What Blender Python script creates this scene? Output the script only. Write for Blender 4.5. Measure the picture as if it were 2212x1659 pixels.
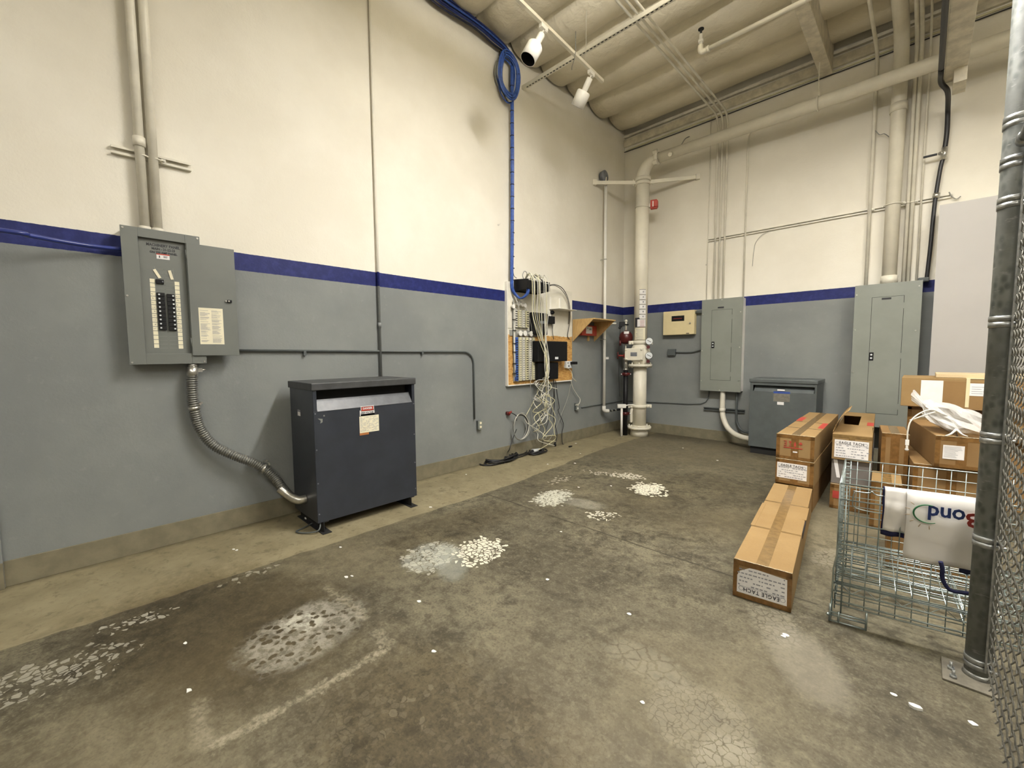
import bpy, math, random
from mathutils import Vector, Matrix
random.seed(7)
for o in list(bpy.data.objects): bpy.data.objects.remove(o)
C = bpy.context.scene.collection
S = bpy.context.scene
# ---------------- camera, world, lamps, exposure ----------------
cd = bpy.data.cameras.new('camera'); cam = bpy.data.objects.new('camera', cd); C.objects.link(cam)
cd.sensor_width = 36; cd.lens = 14.839; cd.clip_start = 0.02; cd.clip_end = 60
cam.matrix_world = Matrix(((0.717357, -0.045062, 0.695247, 4.185),
                           (0.696665, 0.057204, -0.715113, -7.394),
                           (-0.007547, 0.997345, 0.072429, 1.48), (0, 0, 0, 1)))
S.camera = cam
S.view_settings.view_transform = 'Standard'; S.view_settings.look = 'None'
S.view_settings.exposure = 0.10; S.view_settings.gamma = 1; S.view_settings.use_curve_mapping = False
W = bpy.data.worlds.new('world'); S.world = W; W.use_nodes = True
W.node_tree.nodes['Background'].inputs[0].default_value = (0.9, 0.88, 0.8, 1)
W.node_tree.nodes['Background'].inputs[1].default_value = 0.05
def area(name, loc, sx, sy, power, col=(1.0, 0.985, 0.975)):
    l = bpy.data.lights.new(name, 'AREA'); l.shape = 'RECTANGLE'; l.size = sx; l.size_y = sy
    l.energy = power; l.color = col
    o = bpy.data.objects.new(name, l); C.objects.link(o); o.location = loc
    return o
LAMPS = [(3.6, -4.4, 4.95, 265), (6.2, -4.35, 4.95, 135), (3.8, -9.8, 4.95, 70), (7.4, -9.2, 4.95, 130)]
for x, y, z, p in LAMPS:
    area('fluorescent_tubes', (x, y, z-.01), 2.3, 0.22, p)
    u = area('added_uplight', (x, y, z+.12), 2.3, 0.22, p*1.2); u.rotation_euler = (math.pi, 0, 0)  # unseen uplight added above each housing to brighten the ceiling

# ---------------- helpers ----------------
class MB:
    def __init__(s): s.v = []; s.f = []; s.s = []
    def add(s, vs, fs, sm=False):
        b = len(s.v); s.v += [Vector(p) for p in vs]
        for f in fs: s.f.append([b+i for i in f]); s.s.append(sm)
        return s
    def box(s, x0, y0, z0, x1, y1, z1):
        if x0 > x1: x0, x1 = x1, x0
        if y0 > y1: y0, y1 = y1, y0
        if z0 > z1: z0, z1 = z1, z0
        v = [(x0,y0,z0),(x1,y0,z0),(x1,y1,z0),(x0,y1,z0),(x0,y0,z1),(x1,y0,z1),(x1,y1,z1),(x0,y1,z1)]
        return s.add(v, [(0,3,2,1),(4,5,6,7),(0,1,5,4),(1,2,6,5),(2,3,7,6),(3,0,4,7)])
    def obox(s, c, hx, hy, hz, X, Y):
        c = Vector(c); X = Vector(X).normalized(); Y = Vector(Y); Y = (Y-X*Y.dot(X)).normalized(); Z = X.cross(Y)
        v = [c+X*a*hx+Y*b*hy+Z*d*hz for d in (-1,1) for a,b in ((-1,-1),(1,-1),(1,1),(-1,1))]
        return s.add(v, [(0,3,2,1),(4,5,6,7),(0,1,5,4),(1,2,6,5),(2,3,7,6),(3,0,4,7)])
    def frame(s, d):
        d = Vector(d).normalized(); a = Vector((0,0,1)) if abs(d.z) < .9 else Vector((1,0,0))
        u = d.cross(a).normalized(); return d, u, d.cross(u)
    def cyl(s, p0, p1, r, n=16, r2=None, caps=True):
        p0 = Vector(p0); p1 = Vector(p1); r2 = r if r2 is None else r2
        d, u, w = s.frame(p1-p0)
        a = [u*math.cos(2*math.pi*i/n)+w*math.sin(2*math.pi*i/n) for i in range(n)]
        b = len(s.v); s.v += [p0+q*r for q in a]+[p1+q*r2 for q in a]
        for i in range(n):
            j = (i+1) % n; s.f.append([b+i, b+j, b+n+j, b+n+i]); s.s.append(True)
        if caps: s.f += [[b+i for i in range(n)][::-1], [b+n+i for i in range(n)]]; s.s += [False, False]
        return s
    def tube(s, pts, r, n=8, closed=False, caps=True):
        pts = [Vector(p) for p in pts]; m = len(pts); b = len(s.v); R = r if callable(r) else (lambda i: r)
        t0 = (pts[1]-pts[0]).normalized(); d, u, w = s.frame(t0)
        for i, p in enumerate(pts):
            if closed: t = (pts[(i+1) % m]-pts[i-1])
            else: t = pts[min(i+1, m-1)]-pts[max(i-1, 0)]
            if t.length < 1e-9: t = t0
            t = t.normalized(); u = (u-t*u.dot(t)); u = u.normalized() if u.length > 1e-6 else s.frame(t)[1]; w = t.cross(u)
            s.v += [p+(u*math.cos(2*math.pi*k/n)+w*math.sin(2*math.pi*k/n))*R(i) for k in range(n)]
        for i in range(m if closed else m-1):
            j = (i+1) % m
            for k in range(n):
                l = (k+1) % n; s.f.append([b+i*n+k, b+i*n+l, b+j*n+l, b+j*n+k]); s.s.append(True)
        if not closed and caps:
            s.f += [[b+k for k in range(n)][::-1], [b+(m-1)*n+k for k in range(n)]]; s.s += [False, False]
        return s
    def lathe(s, o, ax, prof, n=24, caps=True):
        o = Vector(o); d, u, w = s.frame(ax); b = len(s.v); m = len(prof)
        for t, r in prof: s.v += [o+d*t+(u*math.cos(2*math.pi*k/n)+w*math.sin(2*math.pi*k/n))*r for k in range(n)]
        for i in range(m-1):
            for k in range(n):
                l = (k+1) % n; s.f.append([b+i*n+k, b+i*n+l, b+(i+1)*n+l, b+(i+1)*n+k]); s.s.append(True)
        if caps: s.f += [[b+k for k in range(n)][::-1], [b+(m-1)*n+k for k in range(n)]]; s.s += [False, False]
        return s
    def prism(s, poly, vec):
        vec = Vector(vec); n = len(poly); v = [Vector(p) for p in poly]; v += [p+vec for p in v]
        return s.add(v, [list(range(n))[::-1], list(range(n, 2*n))]+[(i, (i+1) % n, n+(i+1) % n, n+i) for i in range(n)])
    def sphere(s, c, r, n=20, m=12, sc=(1,1,1)):
        c = Vector(c)
        vs = [c+Vector((0,0,-r*sc[2]))]
        for i in range(1, m):
            a = -math.pi/2+math.pi*i/m
            vs += [c+Vector((r*sc[0]*math.cos(a)*math.cos(2*math.pi*k/n), r*sc[1]*math.cos(a)*math.sin(2*math.pi*k/n), r*sc[2]*math.sin(a))) for k in range(n)]
        vs.append(c+Vector((0,0,r*sc[2]))); fs = []
        for k in range(n): fs.append((0, 1+(k+1) % n, 1+k)); fs.append((len(vs)-1, 1+(m-2)*n+k, 1+(m-2)*n+(k+1) % n))
        for i in range(m-2):
            for k in range(n): l = (k+1) % n; fs.append((1+i*n+k, 1+i*n+l, 1+(i+1)*n+l, 1+(i+1)*n+k))
        return s.add(vs, fs, True)
    def torus(s, c, ax, R, r, n=28, k=8):
        c = Vector(c); d, u, w = s.frame(ax)
        return s.tube([c+(u*math.cos(2*math.pi*i/n)+w*math.sin(2*math.pi*i/n))*R for i in range(n)], r, k, closed=True)
def smooth(pts, sub=5, closed=False):
    P = [Vector(p) for p in pts]; n = len(P); out = []
    rng = range(n) if closed else range(n-1)
    for i in rng:
        if closed: a, b, c, d = P[i-1], P[i], P[(i+1) % n], P[(i+2) % n]
        else: a, b, c, d = P[max(i-1, 0)], P[i], P[i+1], P[min(i+2, n-1)]
        for k in range(sub):
            t = k/sub
            out.append(.5*((2*b)+(c-a)*t+(2*a-5*b+4*c-d)*t*t+(3*b-a-3*c+d)*t**3))
    if not closed: out.append(P[-1])
    return out
def mesh_obj(name, mb, mat, off=Vector((0,0,0)), bevel=0, segs=2):
    me = bpy.data.meshes.new(name); me.from_pydata([tuple(p-off) for p in mb.v], [], mb.f)
    me.polygons.foreach_set('use_smooth', mb.s); me.materials.append(mat); me.update()
    o = bpy.data.objects.new(name, me); C.objects.link(o)
    if bevel:
        b = o.modifiers.new('bevel', 'BEVEL'); b.width = bevel; b.segments = segs; b.limit_method = 'ANGLE'; b.harden_normals = False
    return o
def tag(o, label, cat, group=None, kind=None):
    o['label'] = label; o['category'] = cat
    if group: o['group'] = group
    if kind: o['kind'] = kind
    return o
def struct(name, mb, mat, bevel=0):
    o = mesh_obj(name, mb, mat, bevel=bevel); o['kind'] = 'structure'; return o
def single(name, mb, mat, label, cat, group=None, bevel=0, kind=None):
    xs = [p.x for p in mb.v]; ys = [p.y for p in mb.v]; zs = [p.z for p in mb.v]
    off = Vector(((min(xs)+max(xs))/2, (min(ys)+max(ys))/2, min(zs)))
    o = mesh_obj(name, mb, mat, off, bevel); o.location = off
    return tag(o, label, cat, group, kind)
class Thing:
    """an Empty at the base of a thing; parts are given in world metres, or in its own axes when local"""
    def __init__(s, name, label, cat, loc, group=None, rot=None, local=False):
        s.o = bpy.data.objects.new(name, None); C.objects.link(s.o); s.o.location = loc; s.o.empty_display_size = .05
        s.off = Vector((0,0,0)) if local else Vector(loc)
        if rot: s.o.rotation_euler = rot
        tag(s.o, label, cat, group)
    def part(s, name, mb, mat, parent=None, bevel=0, label=None, kind=None):
        o = mesh_obj(name, mb, mat, s.off, bevel); o.parent = parent or s.o
        if label: o['label'] = label
        if kind: o['kind'] = kind
        return o
    def text(s, name, body, size, o, X, Y, mat, parent=None, bold=0.0, align='CENTER', spacing=1.0, sx=1.0, extr=.0006):
        fc = bpy.data.curves.new(name, 'FONT'); fc.body = body; fc.size = size; fc.align_x = align; fc.align_y = 'CENTER'
        fc.extrude = extr; fc.offset = bold; fc.space_character = spacing; fc.resolution_u = 2
        to = bpy.data.objects.new(name, fc); C.objects.link(to)
        bpy.context.view_layer.update()
        me = bpy.data.meshes.new_from_object(to.evaluated_get(bpy.context.evaluated_depsgraph_get()))
        bpy.data.objects.remove(to); bpy.data.curves.remove(fc)
        X = Vector(X).normalized(); Y = Vector(Y); Y = (Y-X*Y.dot(X)).normalized(); Z = X.cross(Y)
        for v in me.vertices: v.co = Vector(o)+X*v.co.x*sx+Y*v.co.y+Z*v.co.z-s.off
        me.materials.clear(); me.materials.append(mat); me.name = name
        ob = bpy.data.objects.new(name, me); C.objects.link(ob); ob.parent = parent or s.o
        return ob
def copy_tree(o, parent=None):
    c = o.copy(); C.objects.link(c)
    if parent: c.parent = parent
    for ch in list(o.children): copy_tree(ch, c)
    return c

# ---------------- materials ----------------
class G:
    def __init__(s, name):
        s.m = bpy.data.materials.new(name); s.m.use_nodes = True; s.t = s.m.node_tree; s.n = s.t.nodes
        s.b = s.n['Principled BSDF']
    def put(s, sock, v):
        if hasattr(v, 'is_output'): s.t.links.new(v, sock)
        else: sock.default_value = v
    def pos(s):
        if not hasattr(s, '_p'): s._p = s.n.new('ShaderNodeNewGeometry').outputs['Position']
        return s._p
    def sep(s, v):
        x = s.n.new('ShaderNodeSeparateXYZ'); s.put(x.inputs[0], v); return x.outputs
    def math(s, op, a, b=0, c=None, clamp=False):
        x = s.n.new('ShaderNodeMath'); x.operation = op; s.put(x.inputs[0], a); s.put(x.inputs[1], b); x.use_clamp = clamp
        if c is not None: s.put(x.inputs[2], c)
        return x.outputs[0]
    def mp(s, v, a, b, c=0., d=1.):
        x = s.n.new('ShaderNodeMapRange'); x.interpolation_type = 'SMOOTHSTEP'
        for i, q in enumerate((v, a, b, c, d)): s.put(x.inputs[i], q)
        return x.outputs[0]
    def mix(s, f, a, b, mode='MIX'):
        x = s.n.new('ShaderNodeMixRGB'); x.blend_type = mode; s.put(x.inputs[0], f)
        s.put(x.inputs[1], a if hasattr(a, 'is_output') else (*a, 1)); s.put(x.inputs[2], b if hasattr(b, 'is_output') else (*b, 1))
        return x.outputs[0]
    def noise(s, scale, det=4, rough=.6, vec=None, dist=0):
        x = s.n.new('ShaderNodeTexNoise'); s.put(x.inputs['Vector'], vec or s.pos()); x.inputs['Scale'].default_value = scale
        x.inputs['Detail'].default_value = det; x.inputs['Roughness'].default_value = rough; x.inputs['Distortion'].default_value = dist
        return x.outputs['Fac']
    def vor(s, scale, feat='F1', vec=None, rand=1.0):
        x = s.n.new('ShaderNodeTexVoronoi'); x.feature = feat; s.put(x.inputs['Vector'], vec or s.pos())
        x.inputs['Scale'].default_value = scale; x.inputs['Randomness'].default_value = rand
        return x.outputs['Distance']
    def scaled(s, sc):
        x = s.n.new('ShaderNodeMapping'); s.put(x.inputs[0], s.pos()); x.inputs['Scale'].default_value = sc; return x.outputs[0]
    def warp(s, sc, amt):
        nn = s.n.new('ShaderNodeTexNoise'); s.put(nn.inputs['Vector'], s.pos()); nn.inputs['Scale'].default_value = sc; nn.inputs['Detail'].default_value = 3
        v = s.n.new('ShaderNodeVectorMath'); v.operation = 'MULTIPLY_ADD'; s.put(v.inputs[0], nn.outputs['Color'])
        v.inputs[1].default_value = (amt,)*3; s.put(v.inputs[2], s.pos()); return v.outputs[0]
    def bump(s, h, strength, dist=.01):
        x = s.n.new('ShaderNodeBump'); s.put(x.inputs['Height'], h); x.inputs['Strength'].default_value = strength
        x.inputs['Distance'].default_value = dist; s.t.links.new(x.outputs[0], s.b.inputs['Normal'])
    def out(s, col=None, rough=None, metal=None, spec=None):
        if col is not None: s.put(s.b.inputs['Base Color'], col if hasattr(col, 'is_output') else (*col, 1))
        if rough is not None: s.put(s.b.inputs['Roughness'], rough)
        if metal is not None: s.put(s.b.inputs['Metallic'], metal)
        if spec is not None: s.put(s.b.inputs['Specular IOR Level'], spec)
        return s.m
def paint(name, col, rough=.5, metal=0., var=.12, sc=6, bump=0, bsc=60, spec=.5):
    g = G(name); n = g.noise(sc, 4)
    dk = tuple(c*(1-var) for c in col); lt = tuple(min(1, c*(1+var)) for c in col)
    g.out(g.mix(g.mp(n, .3, .7), dk, lt), rough, metal, spec)
    if bump: g.bump(g.noise(bsc, 3), bump, .004)
    return g.m
CREAM = (.78, .745, .65)
GREY = (.205, .215, .215)
def wall_mat(name, pilaster=False):
    g = G(name); z = g.sep(g.pos())[2]
    n1 = g.noise(1.1, 5); n2 = g.noise(14, 4); big = g.noise(.6, 2)
    cream = g.mix(g.mp(n1, .35, .75), (.76, .72, .62), (.83, .795, .70))
    grey = g.mix(g.mp(n1, .3, .7), (.19, .203, .203), (.235, .248, .242))
    grey = g.mix(g.math('MULTIPLY', g.mp(n2, .60, .72), .12), grey, (.36, .36, .34))
    blue = g.mix(g.mp(n2, .4, .75), (.009, .015, .105), (.018, .028, .16))
    # wobble of the brushed lines
    zz = g.math('ADD', z, g.math('MULTIPLY', g.math('SUBTRACT', g.noise(30, 2), .5), .006))
    c = g.mix(g.math('GREATER_THAN', zz, 2.199), grey, blue)
    c = g.mix(g.math('GREATER_THAN', zz, 2.345), c, cream)
    # scattered scuffs
    sc = g.vor(1.3, 'F1', g.warp(3, .5)); sp = g.math('MULTIPLY', g.mp(sc, .035, .01), g.mp(g.noise(5, 3), .45, .6))
    c = g.mix(g.math('MULTIPLY', sp, .55), c, (.16, .15, .12))
    st = g.mp(g.noise(2.2, 6, .7, g.scaled((1, 1, .25))), .66, .8)
    c = g.mix(g.math('MULTIPLY', st, .10), c, (.30, .27, .2))
    g.out(c, g.math('ADD', .5, g.math('MULTIPLY', g.math('GREATER_THAN', z, 2.345), .18)), 0, .3)
    g.bump(g.math('ADD', g.noise(55, 4), g.math('MULTIPLY', g.noise(7, 3), 2.)), .22, .006)
    return g.m
M_wall = wall_mat('painted_wall')
M = {}
M['base'] = paint('tan_painted_curb', (.185, .165, .108), .6, var=.14, sc=9, bump=.2)
M['cream'] = paint('cream_painted_metal', (.72, .685, .58), .45, var=.08, sc=5, bump=.06)
M['creamd'] = paint('cream_painted_timber', (.66, .61, .49), .6, var=.16, sc=9, bump=.2)
M['ivory'] = paint('ivory_pipe_paint', (.76, .72, .60), .42, var=.05, sc=4, bump=.03, bsc=35)
M['white'] = paint('white_enamel', (.82, .80, .74), .4, var=.04)
M['paper'] = paint('white_paper', (.80, .78, .76), .8, var=.04, sc=12)
M['yellowpaper'] = paint('yellowed_paper', (.78, .73, .55), .8, var=.04, sc=12)
M['ink'] = paint('black_ink', (.03, .03, .035), .7, var=.05)
M['greyink'] = paint('grey_print', (.30, .30, .32), .8, var=.15, sc=80)
M['redink'] = paint('red_print', (.40, .045, .03), .7, var=.1)
M['panel'] = paint('grey_enamel', (.15, .16, .148), .38, var=.05, sc=3, bump=.03)
M['panelb'] = paint('light_grey_enamel', (.225, .24, .215), .4, var=.05, sc=3, bump=.03)
M['dusty'] = paint('dusty_steel_plate', (.16, .145, .11), .75, .2, var=.2, sc=20)
M['lid'] = paint('dusty_dark_enamel', (.052, .054, .056), .5, var=.2, sc=9)
M['louvre'] = paint('catchlight_grey_louvre', (.085, .09, .10), .4, var=.15, sc=14)  # paler than the body: light caught by the sloping plate, put into the colour
M['flex'] = paint('dull_flexible_steel', (.20, .20, .18), .42, .6, var=.2, sc=30)
M['fence'] = paint('weathered_mesh_wire', (.22, .215, .19), .42, .7, var=.3, sc=30)
M['navygrey'] = paint('dark_blue_grey_enamel', (.030, .035, .046), .38, var=.12, sc=5, bump=.04)
M['hood'] = paint('worn_dark_grey_enamel', (.16, .17, .19), .35, var=.15, sc=14)
M['trgrey'] = paint('grey_green_enamel', (.088, .100, .100), .45, var=.10, sc=7, bump=.04)
M['black'] = paint('black_plastic', (.006, .006, .007), .5, var=.1, spec=.3)
M['dark'] = paint('dark_void_paint', (.01, .01, .01), .8, var=.1)
M['blackcable'] = paint('black_cable_jacket', (.014, .014, .016), .45, var=.1)
M['bluecable'] = paint('blue_cable_jacket', (.03, .085, .34), .4, var=.25, sc=30)
M['navycable'] = paint('navy_cable_jacket', (.010, .022, .11), .42, var=.3, sc=20)
M['whitecable'] = paint('white_cable_jacket', (.68, .66, .58), .45, var=.08, sc=8)
M['creamcable'] = paint('cream_cable_jacket', (.66, .62, .40), .45, var=.1, sc=8)
M['greycable'] = paint('grey_cable_jacket', (.30, .30, .27), .5, var=.1, sc=8)
M['steel'] = paint('galvanized_steel', (.42, .43, .42), .36, .85, var=.22, sc=40, bump=.05)
M['castzinc'] = paint('cast_zinc', (.55, .54, .50), .32, .9, var=.15, sc=30)
M['zincwire'] = paint('zinc_plated_wire', (.38, .44, .43), .36, .85, var=.12, sc=25)
M['red'] = paint('red_enamel', (.42, .045, .025), .4, var=.1)
M['dred'] = paint('dark_red_enamel', (.075, .008, .008), .35, var=.15)
M['beige'] = paint('beige_enamel', (.68, .58, .34), .45, var=.03)
M['plywood_wood'] = None
M['melamine'] = paint('pale_grey_melamine', (.42, .405, .385), .45, var=.02, sc=2)
M['gauge'] = paint('gauge_face', (.72, .75, .76), .3, var=.03)
M['orangel'] = paint('orange_sticker', (.45, .17, .05), .6, var=.1)
M['yellow'] = paint('yellow_print', (.7, .55, .1), .6)
M['bluel'] = paint('blue_print', (.03, .07, .30), .6)
M['navycloth'] = paint('navy_cloth', (.012, .014, .06), .85, var=.2, sc=60)
M['vinyl'] = paint('white_vinyl', (.78, .75, .70), .45, var=.03, sc=3)
M['navyl'] = paint('navy_print', (.012, .03, .13), .6)
M['greenl'] = paint('green_print', (.02, .14, .05), .6)
M['goldl'] = paint('faded_gold_print', (.35, .25, .14), .7)
M['brownl'] = paint('rust_red_print', (.30, .03, .02), .7)
M['strap'] = paint('cream_plastic_strap', (.72, .64, .40), .5, var=.05)
M['chip'] = paint('white_paint_chip', (.78, .77, .72), .7, var=.1)
def galv():
    g = G('weathered_galvanized_steel'); v = g.vor(38, 'F1', g.scaled((1, 1, .6))); n = g.noise(5, 5); st = g.noise(26, 3, .6, g.scaled((1, 1, 3)))
    c = g.mix(g.mp(v, .1, .6), (.12, .13, .118), (.23, .24, .22)); c = g.mix(g.mp(n, .35, .7), c, (.16, .165, .15))
    c = g.mix(g.math('MULTIPLY', g.mp(st, .6, .75), .5), c, (.42, .42, .39))
    g.out(c, g.math('ADD', .52, g.math('MULTIPLY', n, .25)), .15, .3); g.bump(st, .08, .003); return g.m
M['galv'] = galv()
def cardboard(name, a, b):
    g = G(name); n = g.noise(3, 4); f = g.noise(120, 2, .5, g.scaled((1, 1, 6)))
    c = g.mix(g.mp(n, .3, .7), a, b); c = g.mix(g.math('MULTIPLY', g.mp(f, .4, .7), .12), c, tuple(q*.6 for q in a))
    g.out(c, .8, 0, .25); g.bump(g.noise(25, 3), .08, .003); return g.m
M['card'] = cardboard('tan_cardboard', (.27, .172, .072), (.31, .205, .09))
M['cardb'] = cardboard('brown_cardboard', (.235, .138, .055), (.27, .165, .067))
M['cardl'] = cardboard('light_cardboard', (.55, .44, .27), (.60, .49, .31))
M['cardg'] = cardboard('grey_printed_cardboard', (.16, .145, .13), (.20, .18, .16))
M['tape'] = paint('brown_packing_tape', (.20, .125, .047), .22, var=.18, sc=25, bump=.12, bsc=50)
M['tapeb'] = paint('dark_packing_tape', (.19, .098, .03), .2, var=.2, sc=25, bump=.15, bsc=50)
M['cleartape'] = paint('shiny_tape_edge', (.62, .52, .34), .15, var=.3, sc=60, bump=.3, bsc=90)
def plywood():
    g = G('bare_plywood'); z = g.sep(g.pos())[2]
    w = g.noise(3.2, 4, .6, g.scaled((1, 2.2, 9)), 2.5); w2 = g.noise(40, 3, .5, g.scaled((1, 1, 5)))
    bare = g.mix(g.mp(w, .42, .58), (.62, .37, .12), (.42, .20, .045)); bare = g.mix(g.math('MULTIPLY', w2, .3), bare, (.7, .46, .2))
    edge = g.math('ADD', z, g.math('MULTIPLY', g.noise(6, 3), .10))
    white = g.mix(g.mp(g.noise(5, 4), .35, .7), (.68, .65, .55), (.76, .73, .63))
    g.out(g.mix(g.math('GREATER_THAN', edge, 1.795), bare, white), .6, 0, .3); g.bump(w, .1, .004); return g.m
M['plywood'] = plywood()
def shelfwood():
    g = G('varnished_plywood'); w = g.noise(4, 4, .6, g.scaled((6, 1.2, 1.2)), 2)
    g.out(g.mix(g.mp(w, .35, .65), (.52, .33, .13), (.62, .42, .18)), .5, 0, .4); return g.m
M['shelf'] = shelfwood()
def insul():
    g = G('painted_roof_insulation'); n = g.noise(2.2, 5, .6, g.scaled((.5, 1, 1)))
    g.out(g.mix(g.mp(n, .3, .7), (.65, .595, .455), (.75, .69, .54)), .55, 0, .35)
    g.bump(g.math('ADD', g.noise(9, 4, .6, g.warp(2, .5)), g.math('MULTIPLY', g.noise(2.5, 3, .5, g.scaled((3, .6, 1))), 1.5)), .45, .03); return g.m
M['insul'] = insul()
def bagmat():
    g = G('clear_crinkled_plastic'); g.b.inputs['Transmission Weight'].default_value = .25; g.b.inputs['IOR'].default_value = 1.12
    g.out((.86, .85, .82), .25, 0, .8); g.b.inputs['Alpha'].default_value = .66
    g.bump(g.noise(30, 4, .7, g.warp(6, .3)), .7, .012); return g.m
M['bag'] = bagmat()
def floor_mat():
    g = G('worn_concrete'); p = g.pos(); X, Y, Z = g.sep(p)
    n1 = g.noise(.9, 6, .62); n2 = g.noise(4.5, 6, .65, g.warp(2, .25)); n3 = g.noise(22, 4, .6); n4 = g.noise(.35, 3)
    n5 = g.noise(75, 3, .65); n6 = g.noise(11, 5, .7, g.warp(4, .15))
    slab = g.mix(g.mp(n2, .34, .66), (.066, .059, .042), (.19, .174, .126))
    slab = g.mix(g.math('MULTIPLY', g.mp(n6, .42, .62), .55), slab, (.215, .198, .147))
    slab = g.mix(g.math('MULTIPLY', g.mp(n6, .46, .34), .6), slab, (.042, .036, .024))
    slab = g.mix(g.mp(n1, .36, .66), g.mix(.55, slab, (.070, .060, .043)), slab)
    slab = g.mix(g.math('MULTIPLY', g.mp(n3, .5, .72), .35), slab, (.27, .25, .19))
    slab = g.mix(g.math('MULTIPLY', g.mp(n3, .46, .32), .45), slab, (.048, .041, .027))
    slab = g.mix(g.math('MULTIPLY', g.mp(n5, .48, .34), .5), slab, (.045, .04, .028)); slab = g.mix(g.math('MULTIPLY', g.mp(n5, .54, .7), .3), slab, (.29, .27, .21))
    slab = g.mix(g.math('MULTIPLY', g.mp(n4, .45, .62), .35), slab, (.235, .205, .14))
    # pale blotches with dark cells in the foreground
    v = g.vor(11, 'DISTANCE_TO_EDGE', g.warp(9, .12)); cells = g.mp(v, .02, .12)
    reg = g.mp(g.noise(1.3, 4, .6), .50, .60)
    slab = g.mix(g.math('MULTIPLY', g.math('MULTIPLY', cells, reg), .18), slab, (.060, .052, .038))
    cr = g.mp(g.vor(16, 'DISTANCE_TO_EDGE', g.warp(7, .18)), .03, .0)
    slab = g.mix(g.math('MULTIPLY', g.math('MULTIPLY', cr, g.mp(g.noise(1.7, 3), .5, .62)), .30), slab, (.045, .04, .028))
    # lighter strip along the left wall
    strip = g.mix(g.mp(n2, .3, .75), (.235, .205, .135), (.33, .295, .205)); strip = g.mix(g.math('MULTIPLY', g.mp(n3, .5, .75), .35), strip, (.12, .10, .065)); strip = g.mix(g.math('MULTIPLY', g.mp(n6, .45, .33), .55), strip, (.13, .11, .07)); strip = g.mix(g.math('MULTIPLY', g.mp(g.noise(1.6, 5, .7), .56, .66), .35), strip, (.11, .092, .055))
    dirt = g.mp(g.math('ADD', X, g.math('MULTIPLY', n2, .12)), .16, .05); strip = g.mix(g.math('MULTIPLY', dirt, .6), strip, (.09, .075, .045))
    edge = g.math('ADD', g.math('ADD', X, g.math('MULTIPLY', g.math('SUBTRACT', g.noise(3, 4), .5), .10)), g.math('MULTIPLY', g.mp(Y, -4.4, -1.6), .2))
    c = g.mix(g.mp(edge, .885, .93), strip, slab)
    # dirt along the back wall
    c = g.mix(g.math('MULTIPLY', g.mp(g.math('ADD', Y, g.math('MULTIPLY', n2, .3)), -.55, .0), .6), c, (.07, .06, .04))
    # saw-cut joint
    jl = g.mp(g.math('ABSOLUTE', g.math('SUBTRACT', g.math('ADD', Y, g.math('MULTIPLY', g.math('SUBTRACT', g.noise(2, 3), .5), .04)), -4.46)), .012, .004)
    jl = g.math('MULTIPLY', jl, g.math('MULTIPLY', g.math('GREATER_THAN', X, .92), g.mp(g.noise(5, 3), .35, .5)))
    c = g.mix(g.math('MULTIPLY', jl, .75), c, (.04, .036, .026))
    sl = g.mp(g.math('ABSOLUTE', g.math('SUBTRACT', edge, .905)), .012, .0)
    c = g.mix(g.math('MULTIPLY', sl, .35), c, (.42, .36, .25))
    # dark ovals, then patches of old white paint: centre, radii, angle, style, strength, colour
    isl = {}
    wv = g.warp(14, .06)
    def crackle(s, w):
        if (s, w) not in isl: isl[(s, w)] = g.mp(g.vor(s, 'DISTANCE_TO_EDGE', wv), w, w+.05)
        return isl[(s, w)]
    rag = g.noise(9, 5, .7); rag2 = g.noise(40, 3, .6); holes = g.math('MULTIPLY', g.mp(g.vor(21, 'F1', wv), .28, .44), g.math('ADD', .35, g.math('MULTIPLY', g.mp(g.noise(16, 5, .75), .4, .58), .65)))
    rag = g.math('ADD', g.math('MULTIPLY', rag, .62), g.math('MULTIPLY', g.noise(34, 4, .7), .38))
    ic = {}
    def islands(sc):
        if sc not in ic:
            v = g.n.new('ShaderNodeTexVoronoi'); g.put(v.inputs['Vector'], wv); v.inputs['Scale'].default_value = sc
            e = g.vor(sc, 'DISTANCE_TO_EDGE', wv); ic[sc] = (g.sep(v.outputs['Position']), g.sep(v.outputs['Color'])[0], e)
        return ic[sc]
    def flakes(cx, cy, rx, ry, ang, sc, w, dens):
        # whole flakes of paint: a cell is painted or bare as one piece
        (PX_, PY_, _), rnd, e = islands(sc)
        a = math.radians(ang); ca, sa = math.cos(a), math.sin(a)
        dx = g.math('SUBTRACT', PX_, cx+.03); dy = g.math('SUBTRACT', PY_, cy+.03)
        u = g.math('ADD', g.math('MULTIPLY', dx, ca/rx), g.math('MULTIPLY', dy, sa/rx)); q = g.math('ADD', g.math('MULTIPLY', dx, -sa/ry), g.math('MULTIPLY', dy, ca/ry))
        d = g.math('SQRT', g.math('ADD', g.math('MULTIPLY', u, u), g.math('MULTIPLY', q, q)))
        on = g.math('GREATER_THAN', g.math('SUBTRACT', dens, g.math('MULTIPLY', g.math('MULTIPLY', d, d), dens)), g.math('MULTIPLY', rnd, 1.0))
        return g.math('MULTIPLY', on, g.mp(g.math('ADD', e, g.math('MULTIPLY', g.math('SUBTRACT', g.noise(60, 3), .5), .05)), w, w+.05))
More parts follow.
